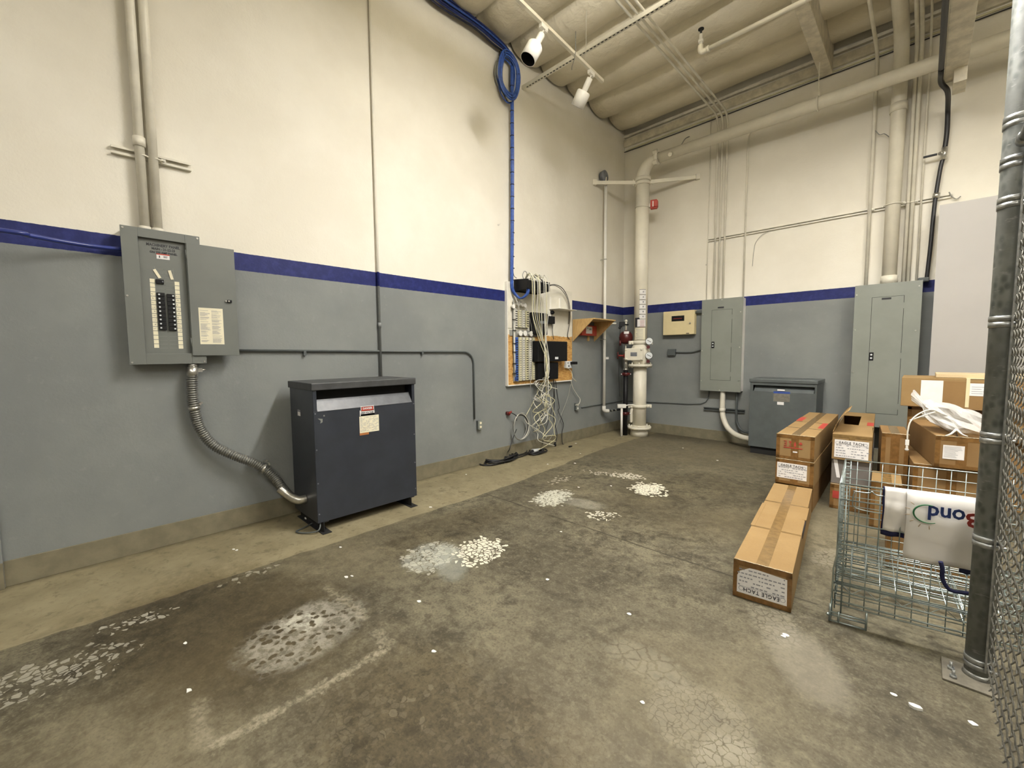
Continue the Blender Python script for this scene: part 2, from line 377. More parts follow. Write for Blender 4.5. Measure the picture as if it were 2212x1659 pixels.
    def ell(cx, cy, rx, ry, ang, soft):
        a = math.radians(ang); ca, sa = math.cos(a), math.sin(a)
        dx = g.math('SUBTRACT', X, cx); dy = g.math('SUBTRACT', Y, cy)
        u = g.math('ADD', g.math('MULTIPLY', dx, ca/rx), g.math('MULTIPLY', dy, sa/rx))
        w = g.math('ADD', g.math('MULTIPLY', dx, -sa/ry), g.math('MULTIPLY', dy, ca/ry))
        d = g.math('ADD', g.math('POWER', g.math('ABSOLUTE', u), 2.5), g.math('POWER', g.math('ABSOLUTE', w), 2.5))
        d = g.math('ADD', d, g.math('MULTIPLY', g.math('SUBTRACT', rag, .5), 1.6))
        return g.mp(d, 1.0, 1.0-soft)
    W1 = (.62, .62, .58); W2 = (.40, .42, .41)
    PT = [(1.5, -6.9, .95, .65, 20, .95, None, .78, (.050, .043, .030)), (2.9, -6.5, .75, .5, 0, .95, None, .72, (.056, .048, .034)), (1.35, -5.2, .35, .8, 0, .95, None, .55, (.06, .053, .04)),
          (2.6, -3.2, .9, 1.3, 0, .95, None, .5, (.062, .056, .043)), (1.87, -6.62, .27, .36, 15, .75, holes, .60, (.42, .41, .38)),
          (1.78, -6.60, .14, .10, 20, .95, holes, .55, (.66, .66, .62)),
          (1.66, -5.66, .20, .26, 30, .7, crackle(22, .02), .55, (.46, .49, .48)),
          (1.83, -5.62, .13, .30, 60, .8, None, .35, (.40, .44, .44)),
          (1.52, -4.06, .17, .27, 10, .8, crackle(26, .03), .75, (.62, .63, .58)),
          (1.85, -4.00, .25, .14, 10, .9, rag2, .45, (.50, .50, .47)),
          (2.11, -3.15, .13, .16, 3, .5, crackle(30, .012), .9, (.66, .64, .57)),
          (3.66, -4.80, .13, .26, 20, .7, crackle(26, .05), .30, (.36, .34, .29)),
          (3.85, -5.05, .17, .34, 30, .9, None, .38, (.34, .32, .28)),
          (3.60, -5.72, .22, .20, 20, .5, crackle(30, .03), .27, (.36, .34, .29)),
          (3.78, -5.95, .14, .26, 10, .5, crackle(30, .03), .32, (.40, .38, .33)),
          (3.30, -5.58, .24, .12, 0, .8, crackle(16, .05), .25, (.34, .33, .28)),
          (3.35, -3.6, .16, .12, 0, .8, crackle(20, .06), .3, (.40, .39, .34)),
          (3.87, -3.75, .22, .30, 0, .8, crackle(24, .05), .28, (.38, .36, .31))]
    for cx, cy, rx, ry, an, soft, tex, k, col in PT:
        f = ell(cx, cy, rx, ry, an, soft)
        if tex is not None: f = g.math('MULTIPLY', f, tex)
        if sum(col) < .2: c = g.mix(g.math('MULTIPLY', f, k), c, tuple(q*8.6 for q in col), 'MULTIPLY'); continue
        c = g.mix(g.math('MULTIPLY', f, k), c, col)
    for cx, cy, rx, ry, an, sc, w, dens, k, col in (
            (1.86, -5.36, .20, .27, 30, 27, .07, 1.5, .97, (.80, .78, .71)), (2.11, -3.15, .24, .26, 40, 30, .03, 1.3, .95, (.80, .78, .70)),
            (1.52, -4.06, .24, .36, 10, 30, .05, .8, .7, (.62, .63, .58)), (1.66, -5.66, .24, .3, 30, 27, .05, .6, .5, (.60, .60, .56)),
            (1.70, -2.85, .24, .16, 10, 30, .06, 1.0, .85, (.75, .73, .66)), (1.42, -2.98, .26, .12, 10, 30, .08, .7, .6, (.66, .64, .58)),
            (1.20, -3.55, .12, .25, 10, 30, .08, .6, .5, (.60, .59, .53)), (2.16, -4.14, .17, .15, 0, 30, .07, .8, .7, (.68, .68, .62)),
            (1.33, -7.58, .20, .42, -8, 30, .08, .75, .5, (.50, .49, .45)), (1.09, -7.25, .09, .20, 0, 30, .09, .9, .6, (.54, .53, .49)), (1.00, -6.65, .07, .22, 0, 30, .1, .6, .45, (.50, .49, .44)),
            (2.55, -6.9, .5, .6, 0, 34, .05, .4, .16, (.25, .225, .17)), (3.1, -6.3, .6, .5, 0, 34, .05, .4, .16, (.25, .225, .17))):
        c = g.mix(g.math('MULTIPLY', flakes(cx, cy, rx, ry, an, sc, w, dens), k), c, col)
    # dusty outline left by a pallet
    def bar(x0, y0, x1, y1, w, k):
        L = math.hypot(x1-x0, y1-y0); ux, uy = (x1-x0)/L, (y1-y0)/L
        dx = g.math('SUBTRACT', X, (x0+x1)/2); dy = g.math('SUBTRACT', Y, (y0+y1)/2)
        u = g.math('ABSOLUTE', g.math('ADD', g.math('MULTIPLY', dx, ux), g.math('MULTIPLY', dy, uy)))
        v2 = g.math('ABSOLUTE', g.math('ADD', g.math('MULTIPLY', dx, -uy), g.math('MULTIPLY', dy, ux)))
        v2 = g.math('ADD', v2, g.math('MULTIPLY', g.math('SUBTRACT', rag, .5), .26))
        f = g.math('MULTIPLY', g.mp(v2, w, w*.1), g.mp(u, L/2+.02, L/2-.04))
        return g.math('MULTIPLY', f, g.math('MULTIPLY', g.mp(rag2, .25, .7), k))
    for a in ((2.32, -7.15, 2.32, -6.36, .035, .75), (2.0, -7.12, 2.32, -7.14, .05, .5), (1.50, -6.37, 2.03, -6.34, .04, .5), (2.12, -6.37, 2.32, -6.36, .05, .5)):
        c = g.mix(bar(*a), c, (.40, .37, .30))
    c = g.mix(1.0, c, (.87, .845, .75), 'MULTIPLY')
    g.out(c, g.math('ADD', .42, g.math('MULTIPLY', n2, .4)), 0, .35)
    g.bump(g.math('ADD', g.math('MULTIPLY', n2, 1.), g.math('MULTIPLY', n3, .35)), .28, .008)
    return g.m
# ---------------- the setting ----------------
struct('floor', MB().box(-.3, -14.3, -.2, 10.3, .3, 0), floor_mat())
struct('wall_left', MB().box(-.3, -14.3, 0, 0, .3, 5.95), M_wall)
struct('wall_back', MB().box(0, 0, 0, 10.3, .3, 5.95), M_wall)
struct('wall_right', MB().box(10, -14.3, 0, 10.3, 0, 5.95), M_wall)
struct('wall_front', MB().box(0, -14.3, 0, 10, -14, 5.95), M_wall)
struct('ceiling', MB().box(-.3, -14.3, 5.95, 10.3, .3, 6.1), M['creamd'])
struct('baseboard_left', MB().box(0, -7.84, 0, .012, -.012, .17), M['base'], .003)
struct('baseboard_back', MB().box(0, -.012, 0, 10, 0, .17), M['base'], .003)
def ceiling():
    mb = MB(); xs = [.04+.28*i for i in range(36)]; ys = []
    seams = [-.06-.61*i for i in range(23)]
    rr = random.Random(3)
    prof = []
    for i in range(len(seams)-1):
        dep = .15+rr.uniform(-.02, .03)
        for k in range(10):
            t = k/10; prof.append((seams[i]+(seams[i+1]-seams[i])*t, dep*math.sin(math.pi*t)**.55, i))
    prof.append((seams[-1], 0, len(seams)-1))
    for x in xs:
        for y, d, i in prof:
            s = 1+.10*math.sin(x*1.7+i*2.1)+.05*math.sin(x*5.3+i)
            fall = min(1, (x-.02)/.30)**.5 if x < .32 else 1
            mb.v.append(Vector((x, y, 5.63-d*s*(.75+.25*fall))))
    n = len(prof)
    for a in range(len(xs)-1):
        for b in range(n-1): mb.f.append([a*n+b, a*n+b+1, (a+1)*n+b+1, (a+1)*n+b]); mb.s.append(True)
    o = struct('ceiling', mb, M['insul'])
    m = o.modifiers.new('s', 'SOLIDIFY'); m.thickness = .02; m.offset = 1
ceiling()
# flat end of the insulation along both walls
struct('trim_1', MB().box(0, -.05, 5.30, 10, 0, 5.42), M['creamd'], .004)
struct('trim_2', MB().box(0, -.055, 5.46, 10, 0, 5.50), M['creamd'], .004)
struct('trim_3', MB().box(0, -14, 0, .03, -7.797, 2.19), M_wall, .004)
struct('baseboard_left', MB().box(.03, -14, 0, .042, -7.797, .17), M['base'], .003)
t = single('roof_beam', MB().box(3.0, -13.9, 5.22, 3.14, -.06, 5.62), M['creamd'], 'cream painted roof beam reaching the back wall above the fire sprinkler main, left of the white pipes', 'beam', 'roof beams', .006)
t = Thing('roof_beam', 'cream painted box beam hanging in front of the sprinkler main, black cable along its edge', 'beam', (4.30, -.5, 4.3), 'roof beams')
t.part('beam_body', MB().box(4.215, -13.9, 4.42, 4.385, -.52, 5.62), M['creamd'], bevel=.005)
t.part('end_block', MB().box(4.285, -.80, 4.28, 4.385, -.5, 4.44), M['creamd'], bevel=.004)
for (x, y, z, p), lb_ in zip(LAMPS, ('fluorescent strip light hanging nearest the left wall, ahead of the viewer', 'fluorescent strip light hanging ahead to the right, above the fenced side', 'fluorescent strip light hanging behind the viewer near the left wall', 'fluorescent strip light hanging behind the viewer on the right')):
    t = Thing('fluorescent_fixture', lb_, 'ceiling light', (x, y, z), 'fluorescent strip lights')
    t.part('housing', MB().box(x-1.2, y-.13, z+.005, x+1.2, y+.13, z+.10), M['white'], bevel=.01)
    for s in (-1, 1): t.part('hanger_rod', MB().cyl((x+s, y, z+.10), (x+s, y, 5.6), .006, 8), M['steel'])
# ---------------- left wall: pair of conduits over the breaker panel ----------------
def conduit(name, pts, r, mat, label, group=None, coup=(), n=14, cat='conduit', straps=(), strapmat=None):
    base = min(pts, key=lambda p: p[2])
    t = Thing(name, label, cat, base, group)
    t.part('pipe', MB().tube(pts, r, n), mat)
    for c0, c1 in coup: t.part('coupling', MB().cyl(c0, c1, r*1.28, n), mat)
    return t
for i, (px, lb) in enumerate((((0.05,-6.99,2.426), 'left of two white conduits rising from the open breaker panel'), ((0.05,-6.917,2.431), 'right of two white conduits rising from the open breaker panel'))):
    y = px[1]; zc = 3.02+.14*(1-i)
    conduit('conduit', [(.05, y, 2.395), (.05, y, 5.66)], .029, M['cream'], lb, 'conduit pair above the breaker panel',
            coup=[((.05, y, 2.39), (.05, y, 2.425))]+([((.05, y, 2.991), (.05, y, 3.057))] if i == 0 else []))
def unistrut(p0, p1, h, depth, nrm, label, name='strut_channel', mat=None, clamps=(), group=None, catg='strut'):
    """slotted C-channel from p0 to p1 standing off a wall with outward normal nrm"""
    p0 = Vector(p0); p1 = Vector(p1); d = (p1-p0).normalized(); nrm = Vector(nrm); up = Vector((0,0,1)); up = (up-d*up.dot(d)).normalized()
    L = (p1-p0).length; c = (p0+p1)/2; t = Thing(name, label, catg, (c.x, c.y, c.z-h/2), group); mb = MB()
    mb.obox(c+nrm*.002, L/2, h/2, .002, d, up)
    for s in (-1, 1):
        mb.obox(c+up*s*(h/2-.0015)+nrm*depth/2, L/2, .0015, depth/2, d, up)
        mb.obox(c+up*s*(h/2-h*.14)+nrm*depth, L/2, h*.14, .0015, d, up)
    t.part('channel', mb, mat or M['cream'])
    for q, r in clamps:
        cb = MB(); q = Vector(q)
        cb.tube([q+d*r*1.15*math.cos(a)+nrm*(r*1.15*math.sin(a)) for a in [math.pi*k/10 for k in range(11)]], .006, 6)
        cb.obox(q+d*(r*1.15+.012)+nrm*(.004), .014, h*.3, .006, d, up)
        cb.cyl(q+d*(r*1.15+.012), q+d*(r*1.15+.012)+nrm*.03, .007, 6)
        t.part('pipe_clamp', cb, mat or M['cream'])
    return t
unistrut((0,-7.142,2.939), (0,-6.686,2.945), .055, .03, (1,0,0), 'slotted channel crossing the two conduits on the upper left wall',
         clamps=[((0.04,-6.975,2.931), .029), ((0.04,-6.903,2.928), .029)])
# blue painted conduit left of the breaker panel, swinging off the wall
g_b = paint('blue_painted_conduit', (.02, .035, .20), .3)
M['bluepipe'] = g_b
conduit('conduit', smooth([(.30, -8.6, 2.227), (.25, -7.666, 2.227), (0.2,-7.56,2.228), (0.13,-7.425,2.229), (0.08,-7.275,2.232), (0.06,-7.129,2.241)], 6), .014, g_b, 'blue painted conduit running along the blue stripe to the breaker panel')
# third conduit down behind the transformer
yc = -5.128
def wallpaint_pipe():
    return M_wall
conduit('conduit', [(.022, yc, 1.02), (.022, yc, 5.66)], .014, M_wall, 'thin conduit running the full height of the left wall behind the dark transformer',
        coup=[((.022, yc, 1.763), (.022, yc, 1.817))])
yo = -3.817; zo = 1.504; y0 = -6.438
t = conduit('conduit', [(.02, y0, 1.522), (.02, yo-.16, zo)]+[(.02, yo-.16+.16*math.sin(a), zo-.16+.16*math.cos(a)) for a in [math.pi/2*k/8 for k in range(1, 9)]]+[(.02, yo, 0.626)],
        .011, M['trgrey'], 'grey conduit running level from the breaker panel then down to an outlet')
for yy in (-5.9, -4.6): t.part('strap', MB().box(0, yy-.012, zo-.03, .034, yy+.012, zo+.014), M['trgrey'], bevel=.002)
def outlet(c0, label, nx, depth=.045, w=.075, h=.115):
    x, y, z = c0
    t = Thing('wall_outlet', label, 'outlet', (x, y, z-h/2))
    t.part('box', MB().box(0, y-w/2, z-h/2, depth, y+w/2, z+h/2), M['trgrey'], bevel=.004)
    t.part('cover_plate', MB().box(depth, y-w/2-.002, z-h/2-.002, depth+.004, y+w/2+.002, z+h/2+.002), M['panelb'], bevel=.001)
    for s in (-1, 1): t.part('socket', MB().cyl((depth+.004, y, z+s*.026), (depth+.009, y, z+s*.026), .016, 14), M['white' if nx else 'yellowpaper'])
    return t
outlet((0,-3.738,0.543), 'grey surface outlet at the lower end of the bent conduit, right of the dark transformer', 0)
outlet((0,-1.552,0.574), 'grey surface outlet with a white plug below the telephone board', 1)
# ---------------- open breaker panel ----------------
def breaker_panel():
    PX = .115
    a = (0.115,-7.132,2.399); b = (0.115,-6.679,2.402); c = (0.115,-7.138,1.419)
    y0, y1, z0, z1 = a[1], b[1]+.002, c[2], (a[2]+b[2])/2
    t = Thing('breaker_panel', 'grey breaker panel on the left wall with its door swung open', 'electrical panel', (0, (y0+y1)/2, z0))
    t.part('cabinet', MB().box(0, y0+.012, z0+.012, PX-.034, y1-.012, z1-.012).box(PX-.034, y0+.012, z0+.012, PX-.012, y0+.016, z1-.012).box(PX-.034, y1-.016, z0+.012, PX-.012, y1-.012, z1-.012), M['panel'])
    oy0, oy1, oz0, oz1 = -7.040, -6.769, 1.498, 2.336
    cv = MB(); f0, f1 = PX-.012, PX
    cv.box(f0, y0, z0, f1, oy0, z1).box(f0, oy1, z0, f1, y1, z1).box(f0, oy0, z0, f1, oy1, oz0).box(f0, oy0, oz1, f1, oy1, z1)
    tr = t.part('front_trim', cv, M['panel'], bevel=.0015)
    for yy, zz in ((y0+.014, z0+.016), (y1-.014, z0+.016), (y0+.014, z1-.016), (y1-.014, z1-.016), (y0+.014, (z0+z1)/2)):
        t.part('screw', MB().cyl((PX, yy, zz), (PX+.004, yy, zz), .0065, 10), M['castzinc'], tr)
    D = PX-.028
    df = MB().box(D-.004, oy0, oz0, D, oy1, oz1)
    zt = oz0+.82*(oz1-oz0)
    dead = t.part('dead_front', df, M['panel'])
    ym = (oy0+oy1)/2+.003; w = .042
    sy0, sy1 = ym-w-.012, ym+w+.012
    # embossed filler lines
    em = MB(); zb1 = 2.050; zb0 = 1.539; step = (zb1-zb0)/17.5
    for k in range(21):
        z = zb0+step*k
        em.box(D, ym-.052, z-.0012, D+.0015, ym-.006, z+.0012).box(D, ym+.006, z-.0012, D+.0015, ym+.052, z+.0012)
    em.box(D, ym-.055, zb0-.01, D+.0015, ym-.053, zb1+.09).box(D, ym+.053, zb0-.01, D+.0015, ym+.055, zb1+.09)
    t.part('filler_plate', em, M['panelb'], dead)
    # breakers
    rows = [1.924-i*.0297 for i in range(9)]
    zt, zb = 1.951, 1.674; rh = (zt-zb)/9
    for s in (-1, 1):
        for i in range(9):
            z = zt-rh*(i+.5)-(0 if s < 0 else .004)
            o = t.part('circuit_breaker', MB().box(D, ym+s*.006, z-rh*.46, D+.014, ym+s*.052, z+rh*.46), M['black'], bevel=.0015)
            t.part('toggle', MB().box(D+.014, ym+s*(.042 if s > 0 else .040)-.005, z-.005, D+.021, ym+s*(.042 if s > 0 else .040)+.005, z+.005), M['gauge'], o)
    z = 2.031
    o = t.part('circuit_breaker', MB().box(D, ym-.006, z-rh*.5, D+.014, ym-.052, z+rh*.5), M['black'], bevel=.0015)
    t.part('toggle', MB().box(D+.014, ym-.018, z-.005, D+.020, ym-.010, z+.005), M['hood'], o)
    for s, zc in ((-1, 0), (1, -.006)):
        n = 16; h = (zb1-zb0)/n
        st = MB(); mk = MB()
        for k in range(n):
            z = zb1-h*(k+.5)+zc
            st.box(D, ym+s*.058, z-h*.44, D+.001, ym+s*.086, z+h*.44)
            if 2 < k < 12:
                for q in range(3):
                    yy = ym+s*.072+random.uniform(-.009, .007); mk.obox((D+.0013, yy, z+random.uniform(-.003, .003)), .0002, .0035, .0008, (1,0,0), (0, 1, random.uniform(-1.5, 1.5)))
        o = t.part('label_strip', st, M['yellowpaper'], dead, label='cream strip of circuit numbers')
        t.part('handwriting', mk, M['ink'], o)
    X, Y = (0,1,0), (0,0,1)
    for i, (s_, sz) in enumerate((('MACHINERY PANEL', .027), ('MAIN - 21-22-25', .024), ('ON 225 AMP PANEL', .022))):
        t.text('handwriting', s_, sz, (D+.001, ym+.005, oz1-.040-.026*i), X, (0, .12, 1), M['ink'], dead, bold=.0006, sx=.82)
    z = 2.219
    w_ = t.part('warning_label', MB().box(D, ym-.038, z-.020, D+.0012, ym+.038, z+.018), M['paper'], dead)
    t.part('warning_band', MB().box(D+.001, ym-.038, z+.010, D+.002, ym+.038, z+.018), M['red'], w_)
    t.part('warning_print', MB().box(D+.001, ym-.024, z-.012, D+.002, ym-.018, z+.004).box(D+.001, ym+.002, z-.000, D+.002, ym+.026, z+.003).box(D+.001, ym+.002, z-.008, D+.002, ym+.024, z-.005), M['ink'], w_)
    for s, tilt in ((-1, -.5), (1, -.22)):
        c = (D+.004, ym+s*.040-.002, 2.088)
        o = t.part('hanging_tag', MB().obox(c, .001, .034, .009, (1,0,0), (0, tilt, 1)), M['yellowpaper'], dead)
    # door folded right back against the wall side
    hy = oy1+.004; wd = -6.453-hy
    dz0, dz1 = 1.481, 2.338
    dr = t.part('door', MB().box(PX+.002, hy, dz0, PX+.013, hy+wd, dz1), M['panel'], bevel=.002)
    t.part('hinge', MB().cyl((PX+.004, hy-.002, oz0+.05), (PX+.004, hy-.002, oz0+.12), .006, 8).cyl((PX+.004, hy-.002, oz1-.12), (PX+.004, hy-.002, oz1-.05), .006, 8), M['panel'], dr)
    x = PX+.013
    la = (0.128,-6.717,1.854); lb = (0.128,-6.548,1.57)
    pl = t.part('instruction_sheet', MB().box(x, la[1]+.004, lb[2], x+.001, lb[1]-.006, la[2]), M['yellowpaper'], dr)
    pr = MB(); rr = random.Random(5); yA, yB = la[1]+.012, lb[1]-.014; zA, zB = lb[2]+.01, la[2]-.02
    for col in (0, 1):
        z = zB
        while z > zA:
            c0 = yA+(yB-yA)*.52*col; ln = (yB-yA)*.46*rr.uniform(.5, 1)
            if rr.random() < .82: pr.box(x+.001, c0, z-.0011, x+.0016, c0+ln, z+.0011)
            z -= .0052
    t.part('fine_print', pr, M['greyink'], pl)
    lz = 1.917; ly = -6.516
    lt = t.part('latch', MB().box(x, ly-.005, lz-.011, x+.015, ly+.028, lz+.011), M['black'], dr, bevel=.004)
    t.part('keyhole', MB().cyl((x+.015, ly+.006, lz), (x+.018, ly+.006, lz), .006, 12).cyl((x, ly-.012, lz), (x+.01, ly-.012, lz), .006, 10), M['castzinc'], lt)
breaker_panel()
# ---------------- flexible conduit to the transformer ----------------
def flex():
    raw = [(0.075,-6.77,1.322), (0.075,-6.775,1.22), (0.07,-6.77,1.073), (0.07,-6.74,0.903), (0.08,-6.657,0.752), (0.1,-6.518,0.642), (0.13,-6.379,0.553), (0.19,-6.272,0.441), (0.27,-6.221,0.34), (0.32,-6.195,0.284)]
    p = smooth(raw, 40); L = [0]
    for i in range(1, len(p)): L.append(L[-1]+(p[i]-p[i-1]).length)
    n = int(L[-1]/.0035); q = []; j = 0
    for k in range(n+1):
        s = L[-1]*k/n
        while j < len(L)-2 and L[j+1] < s: j += 1
        f = (s-L[j])/max(1e-9, L[j+1]-L[j]); q.append(p[j].lerp(p[j+1], min(1, f)))
    t = Thing('flexible_conduit', 'ribbed grey flexible conduit sweeping down from the breaker panel to the dark transformer', 'conduit', raw[-1])
    t.part('ribbed_hose', MB().tube(q, lambda i: .038 if i % 5 < 3 else .029, 14), M['flex'])
    a = Vector((0.075,-6.763,1.402)); t.part('top_connector', MB().cyl(a+Vector((0,0,.02)), a-Vector((0,0,.015)), .030, 16).cyl(a-Vector((0,0,.01)), Vector(raw[0])-Vector((0,0,.012)), .037, 16).box(a.x-.012, a.y+.03, a.z-.05, a.x+.012, a.y+.06, a.z-.02).cyl(a+Vector((0,.045,-.035)), a+Vector((0,.085,-.035)), .006, 8), M['castzinc'])
    for c0, nx in (((0.07,-6.768,1.065), (.1, .1, -1)), ((0.155,-6.321,0.506), (.35, .75, -.55))):
        c0 = Vector(c0); d = Vector(nx).normalized()
        cl = MB().cyl(c0-d*.012, c0+d*.012, .040, 16)
        cl.obox((c0.x*.5, c0.y+.04, c0.z+.03), c0.x*.5, .006, .010, (1,0,0), (0,1,.3)).cyl((.01, c0.y+.055, c0.z+.035), (.03, c0.y+.055, c0.z+.035), .01, 8)
        t.part('clamp', cl, M['castzinc'])
    e = [Vector(raw[-1]), Vector((0.365,-6.166,0.255)), Vector((0.4,-6.134,0.239)), Vector((.41, -6.075, 0.239))]
    t.part('elbow_connector', MB().tube(smooth([Vector(raw[-1])-Vector((.04,.05,-.06)), *e], 5), .036, 16), M['castzinc'])
flex()
# ---------------- dark transformer on the left ----------------
def transformer_left():
    x0, x1, y0, y1 = .13, .655, -6.08, -5.125; z0, z1 = .085, 1.205
    t = Thing('transformer', 'dark blue-grey floor transformer with danger labels against the left wall', 'transformer', ((x0+x1)/2, (y0+y1)/2, 0))
    vz0, vz1 = 1.016, 1.185
    bd = MB().box(x0, y0, z0, x0+.004, y1, z1).box(x0, y0, z0, x1, y0+.004, z1).box(x0, y1-.004, z0, x1, y1, z1).box(x0, y0, z0, x1, y1, z0+.004)
    bd.box(x1-.004, y0, z0, x1, y1, vz0).box(x1-.004, y0, vz0, x1, y0+.030, z1).box(x1-.004, y1-.030, vz0, x1, y1, z1)
    t.part('body', bd, M['navygrey'], bevel=.002)
    t.part('lid', MB().box(x0-.012, y0-.012, 1.19, x1+.012, y1+.012, 1.25), M['lid'], bevel=.006)
    hz = 1.099
    t.part('louvre_hood', MB().prism([(x1, y0+.032, vz0), (x1, y1-.032, vz0), (x1-.055, y1-.032, hz+.01), (x1-.055, y0+.032, hz+.01)], (.0035, 0, .001)), M['louvre'])
    t.part('vent_screen', MB().box(x1-.12, y0+.03, vz0-.02, x1-.115, y1-.03, z1), M['dark'])
    for yy in (y0+.06, y1-.06):
        t.part('foot', MB().box(x0+.02, yy-.02, .004, x1+.02, yy-.014, z0).box(x0+.02, yy-.02, .079, x1, yy+.03, z0).box(x0, yy-.045, 0, x1+.055, yy+.03, .006), M['dark'])
    X, Y = (0,1,0), (0,0,1); f = x1+.0006
    def lab(name, p0, p1, mat, parent=None, d=0, rnd=.001):
        a, b = p0, p1
        return t.part(name, MB().box(f+d, a[1], b[2], f+d+.0008, b[1], a[2]), mat, parent)
    a, b = (0.656,-5.677,1.024), (0.656,-5.552,0.978)
    o = lab('danger_label', a, b, M['paper']); cy, cz = (a[1]+b[1])/2, (a[2]+b[2])/2
    r_ = t.part('danger_oval', MB().box(f+.001, a[1]+.006, b[2]+.004, f+.0015, b[1]-.006, a[2]-.004), M['red'], o, bevel=.0)
    t.text('lettering', 'DANGER', .026, (f+.0022, cy, cz), X, Y, M['paper'], o, bold=.0006, sx=.85)
    a, b = (0.656,-5.687,0.988), (0.656,-5.549,0.94); o = lab('voltage_label', a, b, M['paper'])
    t.text('lettering', 'HIGH VOLTAGE', .021, (f+.0014, (a[1]+b[1])/2, (a[2]+b[2])/2), X, Y, M['ink'], o, bold=.0006, sx=.80)
    a, b = (0.656,-5.68,0.954), (0.656,-5.513,0.915); lab('nameplate_header', a, b, M['ink'])
    a, b = (0.656,-5.693,0.935), (0.656,-5.508,0.787); o = lab('nameplate', a, b, M['yellowpaper'], d=.0004)
    pr = MB(); rr = random.Random(9); z = a[2]-.012
    while z > b[2]+.008:
        yy = a[1]+.006
        while yy < b[1]-.02:
            ln = rr.uniform(.008, .03)
            if rr.random() < .7: pr.box(f+.0012, yy, z-.0015, f+.0018, min(yy+ln, b[1]-.006), z+.0015)
            yy += ln+.006
        z -= .010
    t.part('fine_print', pr, M['greyink'], o)
    a, b = (0.656,-5.694,0.808), (0.656,-5.608,0.767); lab('orange_sticker', a, b, M['orangel'])
    # chipped paint marks
    t.part('paint_chip', MB().prism([(f, *(0.656,-6.049,0.96)[1:]), (f, *(0.656,-6.009,0.952)[1:]), (f, *(0.656,-6.01,0.925)[1:]), (f, *(0.656,-6.029,0.916)[1:]), (f, *(0.656,-6.024,0.938)[1:])], (.0008,0,0)), M['panelb'])
    t.part('paint_chip', MB().cyl((f, *(0.656,-5.996,0.977)[1:]), (f+.001, *(0.656,-5.996,0.977)[1:]), .007, 10), M['panelb'])
    for sx_, zz, h, m in ((.40, .99, .018, 'greyink'), (.40, .955, .034, 'paper')):
        a = Vector((0.332,-6.08,1.044)); t.part('side_label', MB().box(a.x-.028, y0-.0012, zz, a.x+.034, y0-.0004, zz+h), M[m])
    for zz in (.16, .42, .70, 1.0):
        t.part('screw', MB().cyl((x1, y0+.014, zz), (x1+.003, y0+.014, zz), .006, 8), M['hood'])
        t.part('screw', MB().cyl((x1, y1-.014, zz), (x1+.003, y1-.014, zz), .006, 8), M['hood'])
    # earth wire at the foot
    single('ground_wire', MB().tube(smooth([(.63, -6.05, .08), (.66, -6.08, .03), (.60, -6.15, .012), (.50, -6.20, .010), (.46, -6.12, .01), (.40, -6.0, .01)], 6), .006, 8), M['trgrey'], 'short grey ground wire curling on the floor at the left foot of the dark transformer', 'wire')
transformer_left()
# ---------------- telephone and network board ----------------
BX = .045
by0, by1, bz0, bz1 = -3.21, -1.715, 1.037, 2.47
t = Thing('plywood_board', 'tall plywood backboard carrying the network gear, top painted white, bottom bare wood', 'backboard', (0, (by0+by1)/2, bz0))
t.part('board', MB().box(.012, by0, bz0, BX, by1, bz1), M['plywood'])
t.part('white_side_batten', MB().box(0, by0-.012, bz0-.015, BX+.004, by0, bz1), M['white'], bevel=.002)
t.part('batten', MB().box(0, by0, bz0-.018, BX+.002, by1, bz0), M['white'], bevel=.002)
t.part('edge_strip', MB().box(BX, by0, 1.83, BX+.008, by0+.07, bz1), M['cream'], bevel=.002)
X, Y = (0,1,0), (0,0,1)
# wall bracket with patch panel
def bracket():
    y0, y1 = -3.085, -2.62; xo = .30; z0, z1 = 2.359, 2.488
    t = Thing('patch_panel', 'black wall-bracket patch panel full of white network cables at the top of the backboard', 'patch panel', (BX, (y0+y1)/2, z0))
    t.part('bracket', MB().prism([(BX, y0, z0-.02), (BX, y0, z1+.02), (xo, y0, z1), (xo, y0, z0)], (0, .004, 0)).prism([(BX, y1+.0, z0-.02), (BX, y1, z1+.02), (xo, y1, z1), (xo, y1, z0)], (0, .004, 0)).box(BX, y0, z0-.02, BX+.003, y1, z0+.02).box(BX, y0, z0, xo, y1, z0+.003).box(BX, y0, z1-.012, BX+.06, y1, z1-.009), M['black'])
    t.part('front_panel', MB().box(xo, y0-.005, z0, xo+.006, y1+.01, z1), M['black'], bevel=.002)
    t.part('label_strip', MB().box(xo+.006, y1-.11, z1-.026, xo+.0075, y1-.015, z1-.016).box(xo+.006, y0+.02, z1-.014, xo+.0075, y1-.16, z1-.008), M['white'])
    t.part('rear_unit', MB().box(BX+.004, y0+.10, z0+.01, xo-.07, y1-.06, z1+.005), M['greycable'], bevel=.004)
    return y0, y1, z0, z1, xo
PY0, PY1, PZ0, PZ1, PXO = bracket()
def cable(name, pts, r, mat, label, cat='cable', group=None, sub=6, n=6):
    return single(name, MB().tube(smooth(pts, sub), r, n), M[mat], label, cat, group)
def LP(l): return [tuple(p) for p in l]
